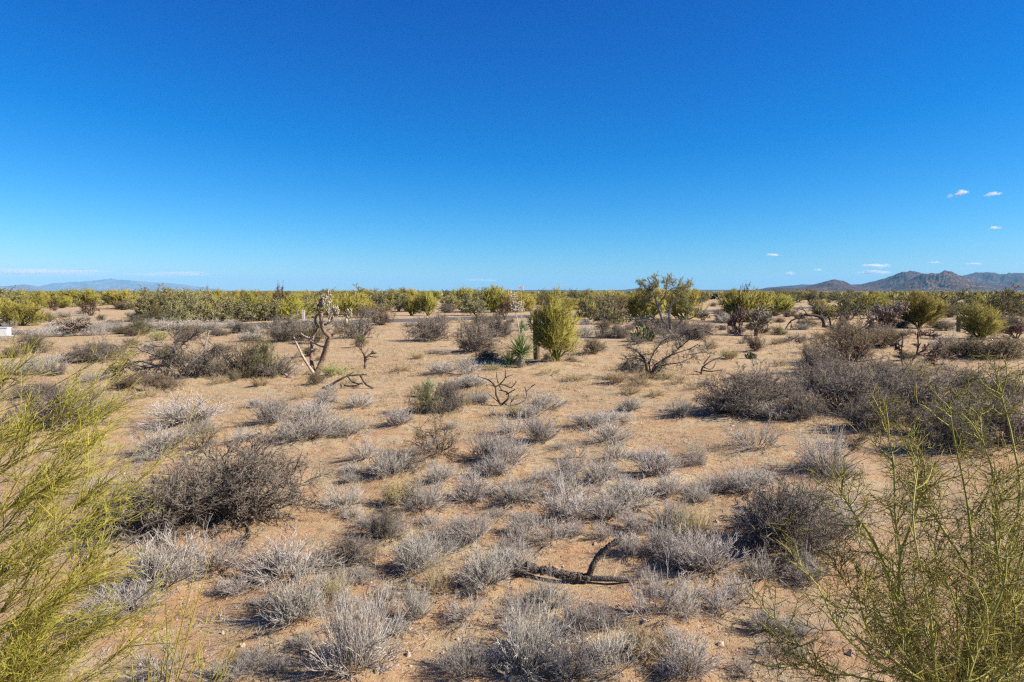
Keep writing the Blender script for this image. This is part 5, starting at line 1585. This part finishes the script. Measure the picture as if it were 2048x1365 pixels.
# ------------------------------------------------------------------ clouds
def cloud_material(dens, name):
    m = bpy.data.materials.new(name); m.use_nodes = True
    n, l = m.node_tree.nodes, m.node_tree.links
    n.clear()
    o = n.new('ShaderNodeOutputMaterial')
    pv = n.new('ShaderNodeVolumePrincipled')
    pv.inputs['Color'].default_value = (1, 1, 1, 1)
    pv.inputs['Anisotropy'].default_value = 0.0
    tc = n.new('ShaderNodeTexCoord')
    ns = n.new('ShaderNodeTexNoise'); ns.inputs['Scale'].default_value = 1.5; ns.inputs['Detail'].default_value = 5; ns.inputs['Roughness'].default_value = 0.6
    oi = n.new('ShaderNodeObjectInfo')
    ad = n.new('ShaderNodeVectorMath'); ad.operation = 'ADD'
    l.new(tc.outputs['Object'], ad.inputs[0])
    cm = n.new('ShaderNodeCombineXYZ'); mu = n.new('ShaderNodeMath'); mu.operation = 'MULTIPLY'; mu.inputs[1].default_value = 40
    l.new(oi.outputs['Random'], mu.inputs[0]); l.new(mu.outputs[0], cm.inputs[0]); l.new(cm.outputs[0], ad.inputs[1])
    l.new(ad.outputs[0], ns.inputs['Vector'])
    ln = n.new('ShaderNodeVectorMath'); ln.operation = 'LENGTH'; l.new(tc.outputs['Object'], ln.inputs[0])
    fall = n.new('ShaderNodeMapRange'); fall.inputs['From Min'].default_value = 1.0; fall.inputs['From Max'].default_value = 0.1; fall.inputs['To Min'].default_value = -0.62; fall.inputs['To Max'].default_value = -0.30
    l.new(ln.outputs['Value'], fall.inputs['Value'])
    s = n.new('ShaderNodeMath'); s.operation = 'ADD'; l.new(ns.outputs[0], s.inputs[0]); l.new(fall.outputs[0], s.inputs[1])
    cl = n.new('ShaderNodeMath'); cl.operation = 'MULTIPLY'; cl.use_clamp = False; cl.inputs[1].default_value = dens * 5
    mx = n.new('ShaderNodeMath'); mx.operation = 'MAXIMUM'; mx.inputs[1].default_value = 0
    l.new(s.outputs[0], mx.inputs[0]); l.new(mx.outputs[0], cl.inputs[0]); l.new(cl.outputs[0], pv.inputs['Density'])
    l.new(pv.outputs[0], o.inputs['Volume'])
    return m
M['cloud'] = cloud_material(0.0045, 'cloud_wisp')
M['cloud_thin'] = cloud_material(0.0009, 'cloud_veil')
sph = MB(); ellipsoids(sph, np.zeros((1, 3)), np.ones((1, 3)), np.eye(3)[None], 20, 12)
CL = {k: sph.mesh('cloud_' + k, M[k]) for k in ('cloud', 'cloud_thin')}
def cloud(px, py, w, h, label, kind='cloud', dist=58000, tilt=0.0):
    p = W(px, py, dist)
    s = dist / F
    o = link('cloud', CL[kind]); o.location = p
    o.scale = (w * s * 0.62, w * s * 0.45, h * s * 0.75); o.rotation_euler = (0, tilt, 0)
    tag(o, label, 'cloud', 'small wisps of cloud')
cloud(1917, 388, 36, 11, 'brightest small white cloud high above the hills at right', tilt=-0.3)
cloud(1984, 389, 34, 7, 'faint wisp right of the brightest small cloud', tilt=-0.1)
cloud(1990, 456, 24, 6, 'small flat white cloud midway between hills and the highest clouds', tilt=-0.1)
cloud(1546, 510, 28, 6, 'lone small flat cloud left of the hills')
cloud(1753, 532, 52, 8, 'long flat cloud just above the highest mountain, upper of two')
cloud(1745, 545, 66, 7, 'long flat cloud just above the highest mountain, lower of two')
cloud(1581, 547, 30, 6, 'tiny cloud low over the left foot of the hills')
cloud(1636, 540, 20, 5, 'tiny cloud above the rounded brown hill')
cloud(1950, 528, 34, 4, 'thin cloud streak over the long bluish range')
cloud(1868, 525, 26, 4, 'thin cloud streak over the rugged mountain')
cloud(340, 548, 180, 9, 'long faint cloud veil over the pale blue range', 'cloud_thin')
cloud(90, 545, 260, 12, 'faint cloud veil above the lilac mountain at left', 'cloud_thin')
cloud(960, 560, 90, 6, 'faint flat cloud veil low over the middle of the horizon', 'cloud_thin')

# ------------------------------------------------------------------ haze
mb = MB()
hx, y0, y1, z0, z1 = 46500, -46500, 46500, -12, 790
V = [(-hx, y0, z0), (hx, y0, z0), (hx, y1, z0), (-hx, y1, z0), (-hx, y0, z1), (hx, y0, z1), (hx, y1, z1), (-hx, y1, z1)]
Q = [(3, 2, 1, 0), (4, 5, 6, 7), (0, 1, 5, 4), (1, 2, 6, 5), (2, 3, 7, 6), (3, 0, 4, 7)]
mb.add(V, Q)
hm = bpy.data.materials.new('haze'); hm.use_nodes = True
hn, hl = hm.node_tree.nodes, hm.node_tree.links
hn.clear()
ho = hn.new('ShaderNodeOutputMaterial'); hv = hn.new('ShaderNodeVolumePrincipled')
hv.inputs['Color'].default_value = (0.24, 0.63, 1.0, 1)
hv.inputs['Density'].default_value = 2.3e-5
hl.new(hv.outputs[0], ho.inputs['Volume'])
tag(link('haze', mb.mesh('haze', hm)), 'thin blue haze over the far plain', 'haze', kind='stuff')

# ------------------------------------------------------------------ labels that single each plant out
ORD = 'nearest second third fourth fifth sixth seventh eighth ninth tenth eleventh twelfth thirteenth fourteenth fifteenth sixteenth seventeenth eighteenth nineteenth twentieth'.split()
ORD += ['twenty-' + o_ for o_ in 'first second third fourth fifth sixth seventh eighth ninth'.split()] + ['thirtieth'] + ['thirty-' + o_ for o_ in 'first second third fourth fifth sixth seventh eighth ninth'.split()]
buckets = {}
for o, words, x, y, wm in AUTO:
    best = min(LAND, key=lambda t: (t[1] - x) ** 2 + (t[2] - y) ** 2)
    dx, dy = x - best[1], y - best[2]
    if abs(dx) > abs(dy): rel = 'right of' if dx > 0 else 'left of'
    else: rel = 'behind' if dy > 0 else 'in front of'
    buckets.setdefault((words, rel, best[0]), []).append((math.hypot(dx, dy), o))
for (words, rel, lm), lst in buckets.items():
    lst.sort(key=lambda t: t[0])
    for k, (_, o) in enumerate(lst):
        o['label'] = f'{words} {rel} the {lm}' if len(lst) == 1 else f'{ORD[min(k, 38)]} {words} {rel} the {lm}'

# the few trees of one kind in a stretch of the belt are counted off from the left
for (words, row, sec), lst in BROW.items():
    lst.sort(key=lambda t: t[0])
    if 1 < len(lst) <= 6:
        for k, (_, o) in enumerate(lst):
            o['label'] = f"{['first', 'second', 'third', 'fourth', 'fifth', 'sixth'][k]} {words} from left, {'belt ' if 'growth' not in row else ''}{row}, {sec}"
